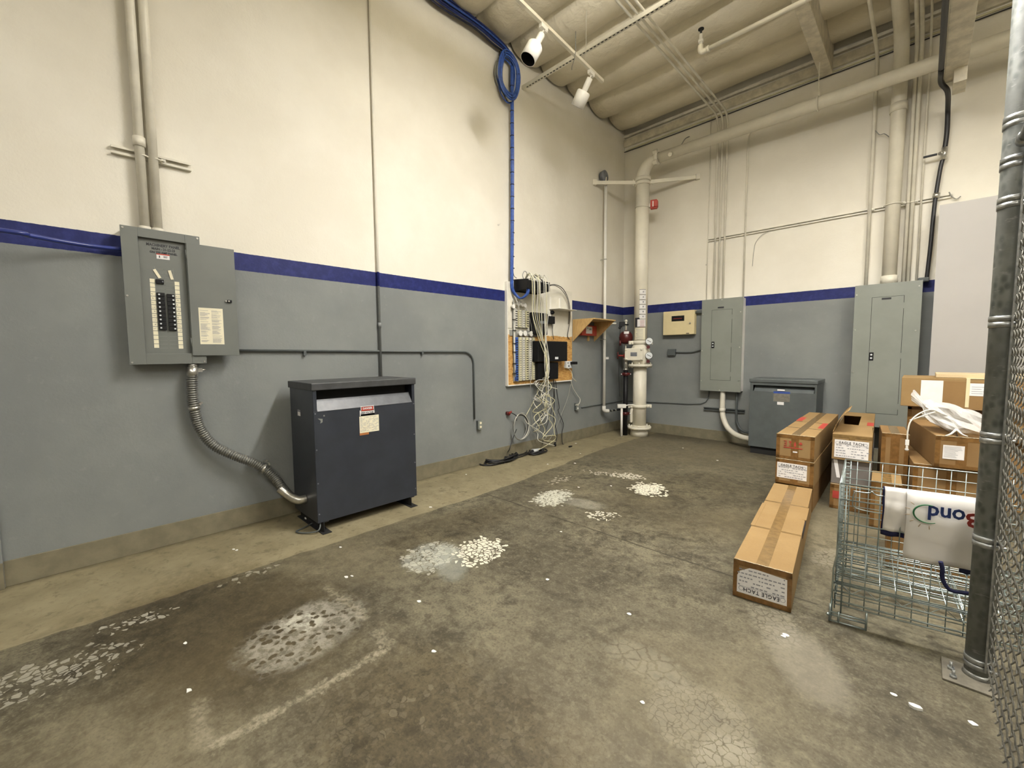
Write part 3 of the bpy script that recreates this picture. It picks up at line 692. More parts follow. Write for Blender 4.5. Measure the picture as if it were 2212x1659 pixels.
# blue trunk bundle, coil and tails
def bundle(name, label, paths, mats, ties=(), group=None, base=None):
    t = Thing(name, label, 'cable bundle', base or paths[0][0][-1], group)
    for (p, r), m in zip(paths, mats): t.part('cable', MB().tube(smooth(p, 6), r, 7), M[m])
    for q, d, R in ties: q = Vector(q); t.part('cable_tie', MB().cyl(q-Vector(d)*.004, q+Vector(d)*.004, R, 12), M['black'])
    return t
ys = -3.12
pth = []
rr = random.Random(2)
for k in range(9):
    a = 2*math.pi*k/9; oy, ox = .016*math.cos(a), .016*math.sin(a)
    pth.append(([(.075+ox, ys+oy, 5.30), (.072+ox, ys+oy, 4.9), (.07+ox, ys+oy*1.1, 4.2), (.07+ox, ys-.01+oy, 3.4), (.07+ox, ys-.02+oy, 2.9), (.07+ox, ys-.03+oy, 2.52),
                (.075+ox, ys-.02+oy, 2.356), (.12+ox, ys+.04+oy, 2.257), (.2+ox, ys+.04+oy, 2.237), (.26+ox, ys+.08+oy, 2.301), (.27+ox, ys+.08+oy, 2.386)], .0085))
bundle('cable_bundle', 'blue cable bundle dropping straight down the wall from the coil to the patch panel', pth, ['bluecable']*8+['greycable'],
       [((.07, ys-.012*(5-z)/2.4, z), (0,0,1), .028) for z in [5.05-.16*i for i in range(17)]], base=(.07, ys, 2.3))
# loose end along top of wall
pth = []
for k in range(12):
    ox = rr.uniform(-.035, .035); oz = rr.uniform(-.035, .035)
    pth.append(([(.09+ox, -7.2, 5.52+oz*1.2), (.09+ox, -6.0, 5.49+oz*1.4), (.10+ox*.6, -4.9, 5.50+oz), (.09+ox, -4.3, 5.47+oz*1.5), (.10+ox*.7, -3.8, 5.48+oz*1.2), (.09+ox, -3.45, 5.46+oz), (.08+ox*.5, -3.2, 5.44+oz*.6), (.075+ox*.5, -3.12+ox*.3, 5.36), (.075+ox*.4, -3.12, 5.28)], .0095))
bundle('cable_bundle', 'dark blue cable bundle running along the top of the left wall under the roof insulation', pth, ['navycable']*8+['bluecable']*2+['blackcable']*2, base=(.09, -4.5, 5.4))
pth = []
cc = Vector((.075, -3.205, 5.14))
for k in range(22):
    R1, R2 = .20+rr.uniform(-.065, .045), .285+rr.uniform(-.07, .045); ph = rr.uniform(0, 6); ox = rr.uniform(-.03, .04)
    pts = [(cc.x+ox+.01*math.sin(3*a), cc.y+R1*math.cos(a)*.86, cc.z+R2*math.sin(a)) for a in [2*math.pi*i/28 for i in range(28)]]
    pth.append(pts)
t = Thing('cable_coil', 'big coil of blue network cable hung at the top of the left wall', 'cable coil', (cc.x, cc.y, cc.z-.32))
for k, p in enumerate(pth): t.part('cable_loop', MB().tube(p, .0095, 7, closed=True), M['bluecable' if k % 5 else ('greycable' if k else 'blackcable')])
for a in (-1.4, .3, 2.2): t.part('cable_tie', MB().torus((cc.x, cc.y+.17*math.cos(a), cc.z+.27*math.sin(a)), (0, -math.sin(a), math.cos(a)), .05, .004, 16, 5), M['black'])
# bundled grey/white riser on the board's left edge
pth = [([(.075, -3.13, 2.22), (.075, -3.125+.01*k, 2.0), (.075, -3.13+.012*k, 1.7), (.075, -3.12+.01*k, 1.4), (.08, -3.11+.02*k, 1.2), (.08, -3.07+.01*k, 1.08)], .008) for k in range(4)]
bundle('cable_bundle', 'grey and white cables tied down the left edge of the backboard', pth, ['greycable', 'whitecable', 'whitecable', 'greycable'], [((.075, -3.11, z), (0,0,1), .03) for z in (2.12, 1.95, 1.8, 1.62, 1.5, 1.34, 1.2)], base=(.075, -3.1, 1.06))
# punch-down blocks
def punch(label, pa, pb, ncol, blue, group):
    y0, z1 = pa[1], pa[2]; y1, z0 = pb[1], pb[2]
    t = Thing('punch_down_block', label, 'wiring block', (BX, (y0+y1)/2, z0))
    t.part('base', MB().box(BX, y0, z0, BX+.02, y1, z1), M['greycable'], bevel=.002)
    w = (y1-y0)/ncol
    for k in range(ncol):
        a = y0+w*k
        o = t.part('terminal_strip', MB().box(BX+.02, a+w*.18, z0+.01, BX+.052, a+w*.82, z1-.01), M['bluecable' if (blue and k == 0) else ('creamcable' if k % 2 else 'whitecable')], bevel=.003)
        c = MB(); z = z0+.03
        while z < z1-.03:
            c.box(BX+.052, a+w*.25, z, BX+.056, a+w*.75, z+.012); z += .032
        t.part('contact_row', c, M['greycable'] if k % 3 else M['dark'], o)
    return t
punch('upper white punch-down wiring block on the backboard', (0.05,-3.13,2.093), (0.05,-2.814,1.835), 4, False, None)
punch('long lower punch-down wiring block with a blue strip on the backboard', (0.05,-3.115,1.715), (0.05,-2.687,1.082), 6, True, None)
sp = Thing('cable_spool_row', 'row of white round cable spools across the middle of the backboard', 'cable guide', (BX, -2.95, 1.763-.04))
sp.part('backing', MB().box(BX, by0+.03, 1.723, BX+.012, -2.60, 1.808), M['greycable'], bevel=.002)
for q in ((0.08,-3.014,1.762), (0.08,-2.917,1.764), (0.08,-2.788,1.761)): sp.part('spool', MB().cyl((BX, q[1], q[2]), (.10, q[1], q[2]), .022, 16).cyl((.10, q[1], q[2]), (.107, q[1], q[2]), .038, 18), M['white'])
sp = Thing('cable_spool_row', 'row of white round cable spools above the upper punch-down block', 'cable guide', (BX, -2.95, 2.152-.03))
for q in ((0.08,-3.151,2.127), (0.08,-3.048,2.173), (0.08,-2.972,2.166), (0.08,-2.914,2.158)): sp.part('spool', MB().cyl((BX, q[1], q[2]), (.10, q[1], q[2]), .018, 16).cyl((.10, q[1], q[2]), (.107, q[1], q[2]), .030, 18), M['white'])
# black modem box
a, b = (0.1,-2.768,2.074), (0.1,-2.422,1.75)
t = Thing('modem', 'black wall-mounted modem box with a grey label, on the white half of the backboard', 'modem', (BX, (a[1]+b[1])/2, b[2]))
t.part('case', MB().box(BX, a[1], b[2], .11, b[1], a[2]), M['black'], bevel=.012)
t.part('label', MB().box(.110, (a[1]+b[1])/2, 1.917, .1112, b[1]-.02, 1.957), M['hood'])
a, b = (0.1,-2.421,2.048), (0.1,-2.254,1.924)
t = Thing('power_adapter', 'small black power adapter plugged in beside the black modem', 'power adapter', (BX, (a[1]+b[1])/2, b[2]))
t.part('case', MB().box(BX, a[1]+.01, b[2], .12, b[1], a[2]-.01), M['black'], bevel=.008)
t.part('plug_tab', MB().box(.06, a[1]+.03, a[2]-.02, .08, a[1]+.05, a[2]+.02), M['black'], bevel=.002)
q = (0.07,-2.25,2.102)
single('cable_grommet', MB().lathe((BX, q[1], q[2]), (1,0,0), [(0, .03), (.03, .03), (.035, .02), (.045, .02)], 16), M['black'], 'round black knob above the small power adapter', 'knob')
# white L bracket
a, b, c = (0.06,-2.305,2.338), (0.06,-2.088,2.329), (0.06,-2.317,2.148)
zb = c[2]; ya, yb = a[1], -1.758
t = Thing('shelf_bracket', 'empty white metal shelf bracket on the right of the backboard', 'bracket', (BX, (ya+yb)/2, zb))
t.part('shelf_plate', MB().prism([(BX, ya, zb), (BX, yb, zb), (.24, yb-.10, zb), (.24, ya+.02, zb)], (0, 0, .004)), M['white'])
for yy in (ya+.01, ya+.24): t.part('upright', MB().box(BX, yy, zb, BX+.012, yy+.022, a[2]), M['white'], bevel=.001)
# black ups units
a, b = (0.19,-2.752,1.665), (0.19,-2.043,1.345)
t = Thing('ups_battery', 'wide black battery backup unit mounted low on the backboard', 'battery backup', (BX, (a[1]+b[1])/2, 1.353))
t.part('case', MB().box(BX, a[1], 1.353, .20, b[1], 1.657), M['black'], bevel=.012)
t.part('badge', MB().box(.20, -2.358, 1.386, .2015, -2.279, 1.421), M['gauge'])
a, b = (0.16,-2.698,1.371), (0.16,-2.227,1.07)
t = Thing('ups_battery', 'smaller black battery backup unit hanging below the wide one', 'battery backup', (BX, (a[1]+b[1])/2, 1.082))
t.part('case', MB().box(BX, a[1], 1.082, .165, b[1], 1.339), M['black'], bevel=.012)
t.part('badge', MB().box(.165, -2.518, 1.230, .1658, -2.430, 1.258), M['navygrey'])
q = (0.06,-1.831,1.288)
t = Thing('wall_outlet', 'grey multi outlet with a black plug on the lower right of the backboard', 'outlet', (BX, q[1], q[2]-.08))
t.part('box', MB().box(BX, q[1]-.09, q[2]-.055, .09, q[1]+.06, q[2]+.06), M['gauge'], bevel=.006)
t.part('socket', MB().cyl((.09, q[1]-.03, q[2]-.02), (.092, q[1]-.03, q[2]-.02), .014, 12).cyl((.09, q[1]-.055, q[2]+.03), (.092, q[1]-.055, q[2]+.03), .010, 12), M['dark'])
t.part('black_plug', MB().box(.09, q[1]+.005, q[2]+.005, .17, q[1]+.10, q[2]+.05), M['black'], bevel=.006)
# hanging cables from patch panel, tangle below the board
zf = PZ1+.01
drops = [(1128, 612), (1133, 612), (1139, 612), (1143, 612), (1147, 612), (1151, 614), (1156, 614), (1160, 614), (1166, 616)]
rr = random.Random(11)
def tangle():
    T = Thing('cable_tangle', 'tangle of white network cables hanging from the black patch panel almost to the floor', 'cable tangle', (.3, -2.62, .1))
    cols = ['creamcable', 'whitecable', 'creamcable', 'whitecable', 'creamcable', 'whitecable', 'creamcable', 'whitecable', 'whitecable', 'creamcable', 'whitecable']
    for k in range(11):
        y = PY0+(.05, .08, .11, .17, .19, .215, .225, .30, .33, .35, .40)[k]; m = -2.66+rr.uniform(-.09, .09)
        x = PXO+.015+rr.uniform(0, .02)
        p = [(x-.16, y+rr.uniform(0, .05), PZ1+.02), (x-.06, y, PZ1+.07+rr.uniform(-.02, .03)), (x+.01, y, PZ1-.01), (x+.02, y, PZ0-.05), (x-.02, y+.05+rr.uniform(-.03, .03), 2.0), (x-.05, (y+m)/2+.02, 1.7), (x-.05, m, 1.4), (x-.06, -2.62+rr.uniform(-.05, .05), 1.12)]
        z = .98; yy = -2.62
        nn = rr.randint(2, 6)
        for i in range(nn):
            yy = -2.60+rr.uniform(-.20, .20); z = z-rr.uniform(.07, .16) if rr.random() < .78 else z+rr.uniform(.02, .16)
            p.append((.12+rr.uniform(-.03, .16), yy, max(.06, z)))
        T.part('network_cable', MB().tube(smooth(p, 6), .0052, 6), M[cols[k]])
    # loops of slack near the floor
    for k in range(5):
        p = []; y = -2.62+rr.uniform(-.12, .12); z = rr.uniform(.5, .95)
        for i in range(7):
            p.append((.14+rr.uniform(-.05, .12), y, max(.02, z))); y = -2.60+rr.uniform(-.22, .24); z -= rr.uniform(.0, .17)
        T.part('network_cable', MB().tube(smooth(p, 6), .0052, 6), M[cols[k]])
tangle()
cable('network_cable', [(0.09,-3.058,2.223), (0.09,-2.896,2.125), (0.1,-2.789,1.9), (0.1,-2.761,1.5), (0.12,-2.828,1.031), (0.1,-2.788,0.55), (0.12,-2.688,0.159)], .004, 'greycable', 'thin grey cable crossing the backboard diagonally behind the white cables')
for k, (r_, m, pp, lb) in enumerate((
    (.006, 'blackcable', [(0.28,-2.598,2.455), (0.2,-2.346,2.498), (0.12,-2.06,2.475), (0.09,-1.888,2.343), (0.07,-1.81,2.167), (0.06,-1.809,1.946), (0.06,-1.858,1.758), (0.06,-1.795,1.7)], 'upper black cable arching from the patch panel down the right edge of the backboard'),
    (.005, 'blackcable', [(0.28,-2.598,2.442), (0.2,-2.358,2.483), (0.12,-2.095,2.457), (0.09,-1.912,2.341), (0.07,-1.835,2.151), (0.06,-1.833,1.945)], 'lower black cable arching from the patch panel down the right edge of the backboard'),
    (.006, 'greycable', [(0.2,-3.051,2.502), (0.2,-3.07,2.55), (0.2,-3.032,2.605), (0.2,-2.984,2.586), (0.2,-3.004,2.521)], 'small grey cable loop standing on top of the patch panel'),
    (.006, 'blackcable', [(0.2,-2.869,2.511), (0.2,-2.829,2.574), (0.2,-2.749,2.565), (0.22,-2.671,2.513), (0.25,-2.645,2.479)], 'short black cable bridging over the top of the patch panel'),
    (.006, 'greycable', [(0.18,-2.876,2.513), (0.18,-2.865,2.579), (0.2,-2.809,2.544), (0.25,-2.777,2.497)], 'short grey cable bridging over the top of the patch panel'),
    (.006, 'blackcable', [(0.14,-2.316,1.074), (0.05,-2.18,0.697), (0.05,-2.204,0.553), (0.04,-2.179,0.401), (0.05,-2.121,0.209), (0.06,-2.146,0.102), (0.06,-2.181,0.026)], 'straight black power cord hanging to the floor under the battery units'),
    (.006, 'blackcable', [(0.14,-2.271,1.057), (0.05,-2.109,0.802), (0.05,-2.062,0.612), (0.05,-2.086,0.555), (0.04,-1.939,0.334), (0.05,-1.988,0.19), (0.06,-1.989,0.025), (0.1,-1.955,-0.028), (0.1,-1.855,-0.029)], 'wavy black power cord hanging to the floor right of the straight one'),
    (.005, 'blackcable', [(0.14,-2.305,1.059), (0.04,-2.203,0.699), (0.04,-2.318,0.418), (0.05,-2.443,0.218), (0.06,-2.489,0.083)], 'thin black cord slanting left to the floor under the battery units'),
    (.004, 'greycable', [(0.06,-1.767,0.967), (0.04,-1.827,0.741), (0.04,-2,0.478), (0.04,-2.108,0.318), (0.05,-2.274,0.157), (0.06,-2.377,0.101)], 'thin grey cord slanting from the lower right corner of the backboard to the floor'),
    (.005, 'blackcable', [(0.08,-2.286,2.057), (0.08,-2.275,1.839), (0.1,-2.266,1.69)], 'black cord running from the power adapter to the wide battery unit'),
    (.006, 'whitecable', [(0.1,-1.983,1.307), (0.11,-2.008,1.256), (0.11,-1.898,1.23), (0.09,-1.783,1.159), (0.08,-1.731,1.057), (0.08,-1.64,1.007), (0.09,-1.757,1.074)], 'white plug cord looped under the multi outlet'),
    (.0055, 'whitecable', [(0.07,-1.781,1.029), (0.05,-1.689,0.9), (0.05,-1.57,0.776), (0.06,-1.503,0.701), (0.07,-1.544,0.626), (0.06,-1.636,0.611)], 'white cord plugged into the lower grey outlet'),
    (.004, 'blackcable', [(0.07,-3.126,2.649), (0.09,-3.129,2.551), (0.14,-3.127,2.507)], 'thin black cable leaving the blue bundle above the patch panel'))):
    cable('loose_cord' if 'cord' in lb else 'network_cable', pp, r_, m, lb)
# red stub and coil of grey cable
q = (0.03,-3.2,0.636)
t = Thing('wall_stub', 'rusty red pipe stub with cables sticking out of the wall below the backboard', 'pipe stub', (0, q[1], q[2]-.03))
t.part('stub', MB().cyl((0, q[1], q[2]), (.05, q[1], q[2]), .028, 14), M['dred'])
t.part('torn_sleeve', MB().cyl((.04, q[1]+.0, q[2]), (.07, q[1]+.03, q[2]+.03), .02, 10, .01), M['brownl'])
cc = Vector((0.09,-2.998,0.426)); t = Thing('cable_coil', 'loose coil of grey and black cable hanging from the red pipe stub', 'cable coil', (cc.x, cc.y, cc.z-.2))
for k in range(4):
    pts = [(cc.x+.012*k-.02, cc.y+(.145+.008*k)*math.cos(a), cc.z+(.175+.006*k)*math.sin(a)+.012*math.cos(2*a+k)) for a in [2*math.pi*i/24 for i in range(24)]]
    t.part('cable_loop', MB().tube(pts, .006, 6, closed=True), M[('greycable', 'blackcable', 'whitecable', 'greycable')[k]])
t.part('lead', MB().tube(smooth([(.07, q[1]+.02, q[2]+.01), (.09, q[1]+.10, q[2]-.04), (.09, cc.y-.10, cc.z+.10)], 6), .007, 6), M['blackcable'])
cable('network_cable', [(0.09,-2.928,0.532), (0.1,-2.87,0.458), (0.12,-2.719,0.365), (0.14,-2.658,0.296)], .0055, 'whitecable', 'white cable leading from the grey coil into the tangle')
cable('network_cable', [(0.09,-2.908,0.563), (0.1,-2.797,0.702), (0.14,-2.781,0.785)], .0055, 'creamcable', 'cream cable rising from the grey coil into the tangle')
cable('loose_cord', [(0.09,-3.095,0.405), (0.09,-3.181,0.265), (0.11,-3.268,0.138), (-0.112,-3.083,0.03), (0.043,-3.107,0.012)], .006, 'blackcable', 'black cord dropping from the grey coil to the black pile on the floor')
def floor_coil(label, c, rx, ry, n, r, ang, lift=.012):
    t = Thing('cord_coil', label, 'cord coil', c); c = Vector(c); rr = random.Random(int(rx*1000))
    for k in range(n):
        e = rr.uniform(.7, 1.1); f = rr.uniform(.6, 1.1); o1 = Vector((rr.uniform(-.03, .03), rr.uniform(-.03, .03), 0)); ca, sa = math.cos(ang), math.sin(ang); pts = []
        for i in range(22):
            a = 2*math.pi*i/22; u, v = rx*e*math.cos(a), ry*f*math.sin(a)
            pts.append(c+o1+Vector((u*ca-v*sa, u*sa+v*ca, r+lift*.5*k+.006*math.sin(3*a+k))))
        t.part('cord_loop', MB().tube(pts, r, 6, closed=True), M['blackcable'])
    return t
floor_coil('flat black coil of power cord on the floor under the red pipe stub', (0.042,-3.365,0), .15, .36, 8, .009, .15)
floor_coil('trail of looped black cord on the floor right of the flat black coil', (0.03,-3.016,0), .10, .34, 5, .006, .05)
floor_coil('small thick black cord loop on the floor under the white cable tangle', (0.135,-2.727,0), .08, .17, 6, .010, .1)
q = Vector((0.092,-2.656,0.03)); single('power_adapter', MB().obox(q, .03, .10, .018, (1, .1, .1), (0, 1, -.1)), M['gauge'], 'flat grey adapter lying on the small black cord loop', 'power adapter', bevel=.006)
q = Vector((0.06,-2.181,0.033)); single('plug', MB().lathe((q.x, q.y, q.z-.03), (0,0,1), [(0, .018), (.03, .022), (.07, .008)], 12), M['black'], 'black plug at the foot of the straight black cord', 'plug')
q = Vector((0.266,-2.092,0.012)); single('plug', MB().lathe((q.x, q.y, .013), (.2,1,0), [(0, .012), (.05, .012), (.07, .005)], 10), M['black'], 'black plug lying on the floor at the end of the wavy cord', 'plug')
# conduit along both walls at knee height
zk = 0.540
conduit('conduit', [(.012, -1.390, 0.544), (.012, -0.746, zk), (.012, -.03, zk+.0), (.03, -.012, zk), (1.30, -.012, 0.577), (1.50, -.012, 0.595), (1.58, -.012, 0.633), (1.62, -.012, 0.699), (1.632, -.012, .835)], .009, M['trgrey'],
        'thin grey conduit wrapping round the room corner at knee height up to the wall cabinet', n=8)
# ---------------- wooden canopy shelf with red box ----------------
sy0, sy1, sz = -1.64, -.985, 2.032
t = Thing('wooden_bracket_shelf', 'triangular wooden shelf on the left wall near the corner', 'shelf', (0, (sy0+sy1)/2, 1.666))
t.part('top_board', MB().box(0, sy0, sz-.018, .42, sy1, sz), M['shelf'], bevel=.002)
for yy, zz in ((sy0, 1.666), (sy1-.018, 1.676)):
    t.part('side_gusset', MB().prism([(0, yy, sz-.018), (.40, yy, sz-.018), (0, yy, zz)], (0, .018, 0)), M['shelf'])
t.part('back_cleat', MB().box(0, sy0+.42, 1.683, .02, sy0+.47, 1.820), M['shelf'])
a, b = (0.09,-1.502,1.935), (0.09,-1.054,1.777)
t = Thing('fire_alarm_box', 'red metal box with a white label tucked under the wooden shelf', 'alarm box', (0, (sy0+sy1)/2-.05, 1.771))
bz0_, bz1_ = 1.771, 1.943
t.part('case', MB().box(0, -1.500, bz0_, .09, -1.054, bz1_), M['red'], bevel=.005)
a, b = (0.09,-1.38,1.924), (0.09,-1.198,1.805)
t.part('label', MB().box(.09, a[1], b[2], .0915, b[1], a[2]), M['paper'])
t.part('print', MB().box(.0915, a[1]+.02, a[2]-.035, .092, a[1]+.07, a[2]-.020).box(.0915, a[1]+.09, a[2]-.06, .092, b[1]-.02, a[2]-.03), M['greyink'])
# ---------------- white drain pipe left of the corner ----------------
yp = -0.817; zb_ = 0.459
t = Thing('drain_pipe', 'white pipe running up the left wall beside the corner, in front of the wooden shelf', 'pipe', (.10, yp, zb_))
t.part('pipe', MB().cyl((.10, yp, zb_), (.10, yp, 4.437), .026, 16), M['white'])
t.part('elbow', MB().tube(smooth([(.10, yp, zb_+.06), (.10, yp, zb_), (.11, yp+.04, zb_-.03), (.13, yp+.10, zb_-.035)], 5), .034, 14), M['white'])
t.part('black_tailpipe', MB().cyl((.13, yp+.10, zb_-.035), (.25, yp+.50, zb_-.03), .014, 10), M['black'])
t.part('coupling', MB().cyl((.15, yp+.16, zb_-.035), (.157, yp+.185, zb_-.035), .022, 12).cyl((.175, yp+.25, zb_-.035), (.182, yp+.275, zb_-.034), .022, 12), M['castzinc'])
t.part('tag', MB().box(.10, yp+.03, 1.360, .104, yp+.14, 1.402), M['paper'])
for zz in (1.717, 3.116): t.part('strap', MB().cyl((.10, yp, zz-.008), (.10, yp, zz+.008), .030, 14).box(0, yp-.006, zz-.006, .08, yp+.006, zz+.006), M['castzinc'])
q = (.10, yp, 4.538)
t = Thing('alarm_gong', 'round grey water-motor gong at the top of the white pipe by the corner', 'gong', (0, yp, q[2]-.09))
t.part('gong', MB().lathe((.0, yp, q[2]), (1,0,0), [(0, .03), (.02, .09), (.09, .10), (.10, .08), (.11, .02)], 20), M['hood'])
t.part('pipe_stub', MB().cyl((.10, yp, q[2]-.02), (.10, yp, q[2]-.16), .014, 10), M['ivory'])
# ---------------- fire sprinkler riser, check valve and main ----------------
RX, RY, RR = .600, -.45, .113
def VZ(z): return z
zM = 4.71; RM = .079
t = Thing('sprinkler_riser', 'big ivory sprinkler riser in the room corner turning into the main on the back wall', 'pipe', (RX, RY, 0))
t.part('base_stub', MB().cyl((RX, RY, 0), (RX, RY, .13), .155, 28, .145), M['ivory'])
zf1 = 0.201; zc1 = 0.526; zf2 = 1.260; zv = 1.448; zc2 = 1.652
def bolts(mb, z0, z1, R, n, r=.014):
    for k in range(n):
        a = 2*math.pi*(k+.5)/n; x, y = RX+R*math.cos(a), RY+R*math.sin(a)
        mb.cyl((x, y, z0-.022), (x, y, z1+.03), r*.7, 6).cyl((x, y, z0-.02), (x, y, z0), r, 6).cyl((x, y, z1), (x, y, z1+.018), r, 6)
    return mb
t.part('lower_flange', bolts(MB().cyl((RX, RY, .125), (RX, RY, .165), .205, 32).cyl((RX, RY, .165), (RX, RY, .185), .135, 28), .125, .165, .175, 8), M['ivory'])
t.part('lower_pipe', MB().cyl((RX, RY, .165), (RX, RY, zf2), RR+.002, 28), M['ivory'])
t.part('upper_pipe', MB().cyl((RX, RY, zc2), (RX, RY, zM-.28), RR, 28), M['ivory'])
def lug(z, h=.055):
    mb = MB().cyl((RX, RY, z-h/2), (RX, RY, z+h/2), RR+.024, 28)
    for s in (-1, 1):
        d = Vector((.72, .70, 0))*s; c = Vector((RX, RY, z))+d*(RR+.05)
        mb.obox(c, .045, .028, h/2, d, (-d.y, d.x, 0)); mb.cyl(c+Vector((d.y, -d.x, 0))*.06, c-Vector((d.y, -d.x, 0))*.06, .014, 8)
    return mb
t.part('lower_coupling', lug(zc1), M['ivory'])
t.part('upper_coupling', lug(zc2, .06), M['ivory'])
t.part('valve_flange', bolts(MB().cyl((RX, RY, zf2-.03), (RX, RY, zf2+.012), .205, 32), zf2-.03, zf2+.012, .175, 8), M['ivory'])
vb = MB().lathe((RX, RY, zf2), (0,0,1), [(0, .12), (.04, .14), (.10, .165), (.20, .175), (.27, .16), (zc2-zf2-.03, .125)], 28)
v = t.part('check_valve_body', vb, M['ivory'])
fv = Vector((.30, -.953, 0)).normalized(); sv = Vector((.953, .30, 0)); c = Vector((RX, RY, zv))-sv*.075+fv*.175
cp = MB().obox(c, .155, .022, .105, sv, fv)
cp.obox(c-fv*.05, .115, .06, .085, sv, fv)
for a in (-1, 1):
    for b in (-1, 1): cp.cyl(c+sv*a*.130+Vector((0,0,b*.082)), c+sv*a*.130+Vector((0,0,b*.082))+fv*.04, .018, 8)
vo = t.part('cover_plate', cp, M['ivory'], v, bevel=.008)
t.part('nameplate', MB().obox(c+fv*.024+sv*.0, .055, .002, .034, sv, fv), M['hood'], v)
# notices on the upper pipe
nb = MB(); fr = Vector((.45, -.893, 0)).normalized(); sr = Vector((.893, .45, 0))
def decal(mb, z0, z1, a0, a1, r=RR+.003, x=RX, y=RY):
    n = 8; b = len(mb.v)
    for k in range(n+1):
        a = a0+(a1-a0)*k/n; dx, dy = math.cos(a), math.sin(a); mb.v += [Vector((x+r*dx, y+r*dy, z0)), Vector((x+r*dx, y+r*dy, z1))]
    for k in range(n): mb.f.append([b+2*k, b+2*k+2, b+2*k+3, b+2*k+1]); mb.s.append(True)
    return mb
A0 = math.radians(-62); py = [627, 637, 648, 659, 669, 679, 688]
zz = [2.563, 2.475, 2.387, 2.307, 2.226, 2.138, 2.057]
for i in range(6):
    o = t.part('number_label', decal(MB(), zz[i+1]+.006, zz[i], A0-.20, A0+.75), M['paper'])
    t.part('label_print', decal(MB(), zz[i]-.006, zz[i]-.0, A0-.25, A0+.72, RR+.0045), M['ink'], o)
    t.part('label_print', decal(MB(), (zz[i]+zz[i+1])/2-.012, (zz[i]+zz[i+1])/2+.014, A0+.22, A0+.42, RR+.0045), M['greyink'], o)
zA, zB, zC_, zD = 2.081, 1.920, 1.904, 1.701
t.part('black_notice', decal(MB(), zB, zA, A0-.95, A0-.1, RR+.0025), M['ink'])
o = t.part('notice', decal(MB(), zB+.006, zA-.03, A0-.50, A0+.72, RR+.0055), M['paper'])
pr = MB()
for k in range(7): decal(pr, zA-.05-.019*k, zA-.045-.019*k, A0-.1, A0+.55, RR+.007)
t.part('fine_print', pr, M['brownl'], o)
o = t.part('notice', decal(MB(), zD, zC_, A0-.95, A0+.72, RR+.004), M['yellowpaper'])
pr = MB()
for k in range(8): decal(pr, zC_-.028-.024*k, zC_-.022-.024*k, A0-.7+.1*(k % 3), A0+.35, RR+.0055)
t.part('fine_print', pr, M['greyink'], o)
# elbow and horizontal main
ze = zM
t.part('riser_coupling', MB().cyl((RX, RY, ze-.31), (RX, RY, ze-.25), RR+.022, 28), M['ivory'])
el = [(RX, RY, ze-.28)]+[(RX+.25-.25*math.cos(a), RY, ze-.25+.25*math.sin(a)) for a in [math.pi/2*k/10 for k in range(11)]]
t.part('elbow', MB().tube(el, lambda i: RR-.002-(RR-RM)*max(0, i-1)/10, 24), M['ivory'])
t.part('main_coupling', MB().cyl((RX+.23, RY, ze), (RX+.29, RY, ze), RM+.022, 28).obox((RX+.26, RY-.08, ze+.08), .035, .03, .03, (1,0,0), (0,1,1)).obox((RX+.26, RY-.08, ze-.08), .035, .03, .03, (1,0,0), (0,1,1)), M['ivory'])
t.part('main_pipe', MB().cyl((RX+.25, RY, ze), (9.9, RY, ze), RM, 28), M['ivory'])
t.part('outlet_boss', MB().cyl((RX+.52, RY-.06, ze-.03), (RX+.52, RY-.11, ze-.06), .03, 12), M['ivory'])
hx = 3.05
t.part('pipe_hanger', MB().torus((hx, RY, ze), (1,0,0), RM+.006, .010, 28, 6).cyl((hx, RY, ze+RM), (hx, RY, 5.62), .006, 8).box(hx-.02, RY-.02, ze+RM-.01, hx+.02, RY+.02, ze+RM+.06), M['ivory'])
# strap arms back to both walls
zs_ = 4.367
wl = Vector((0.01,-1.035,4.363)); wr = Vector((1.36,-0.01,4.286))
t = Thing('riser_brace', 'flat ivory brace arms clamping the riser to both walls under its elbow', 'brace', (RX, RY, zs_-.05))
t.part('clamp_ring', MB().cyl((RX, RY, zs_-.028), (RX, RY, zs_+.028), RR+.012, 28), M['ivory'])
for w_ in (wl, wr):
    w_.z = zs_+.02; d = (w_-Vector((RX, RY, zs_+.02))); L_ = d.length; d.normalize(); a = Vector((RX, RY, zs_+.02))+d*.10
    t.part('brace_arm', MB().obox((a+w_)/2, (w_-a).length/2, .012, .028, d, Vector((-d.y, d.x, 0))).obox(w_, .03, .04, .045, d, Vector((-d.y, d.x, 0))).cyl(a+d*.06+Vector((0,0,-.05)), a+d*.06+Vector((0,0,.05)), .012, 8), M['ivory'])
# flow switch
zq = 3.996
t = Thing('flow_switch', 'small red alarm flow switch strapped to the upper part of the ivory riser', 'flow switch', (RX+.2, RY-.0, zq-.08))
c = Vector((RX, RY, zq))+Vector((.79, .61, 0))*.22-Vector((0, .06, 0))
t.part('case', MB().obox(c, .035, .055, .075, (.3, -.95, 0), (.95, .3, 0)).obox(c+Vector((.035,.0,0)), .045, .035, .055, (.3, -.95, 0), (.95, .3, 0)), M['red'], bevel=.008)
t.part('label', MB().obox(c+Vector((.022, -.046, 0)), .002, .022, .045, (.3, -.95, 0), (.95, .3, 0)), M['paper'])
t.part('u_bolt', MB().torus((RX, RY, zq-.03), (.1, 0, 1), RR+.006, .006, 24, 6).obox(Vector((RX, RY, zq-.01))+Vector((.79,.61,0))*.14-Vector((0,.03,0)), .05, .02, .03, (.79,.61,0), (-.61,.79,0)), M['ivory'])
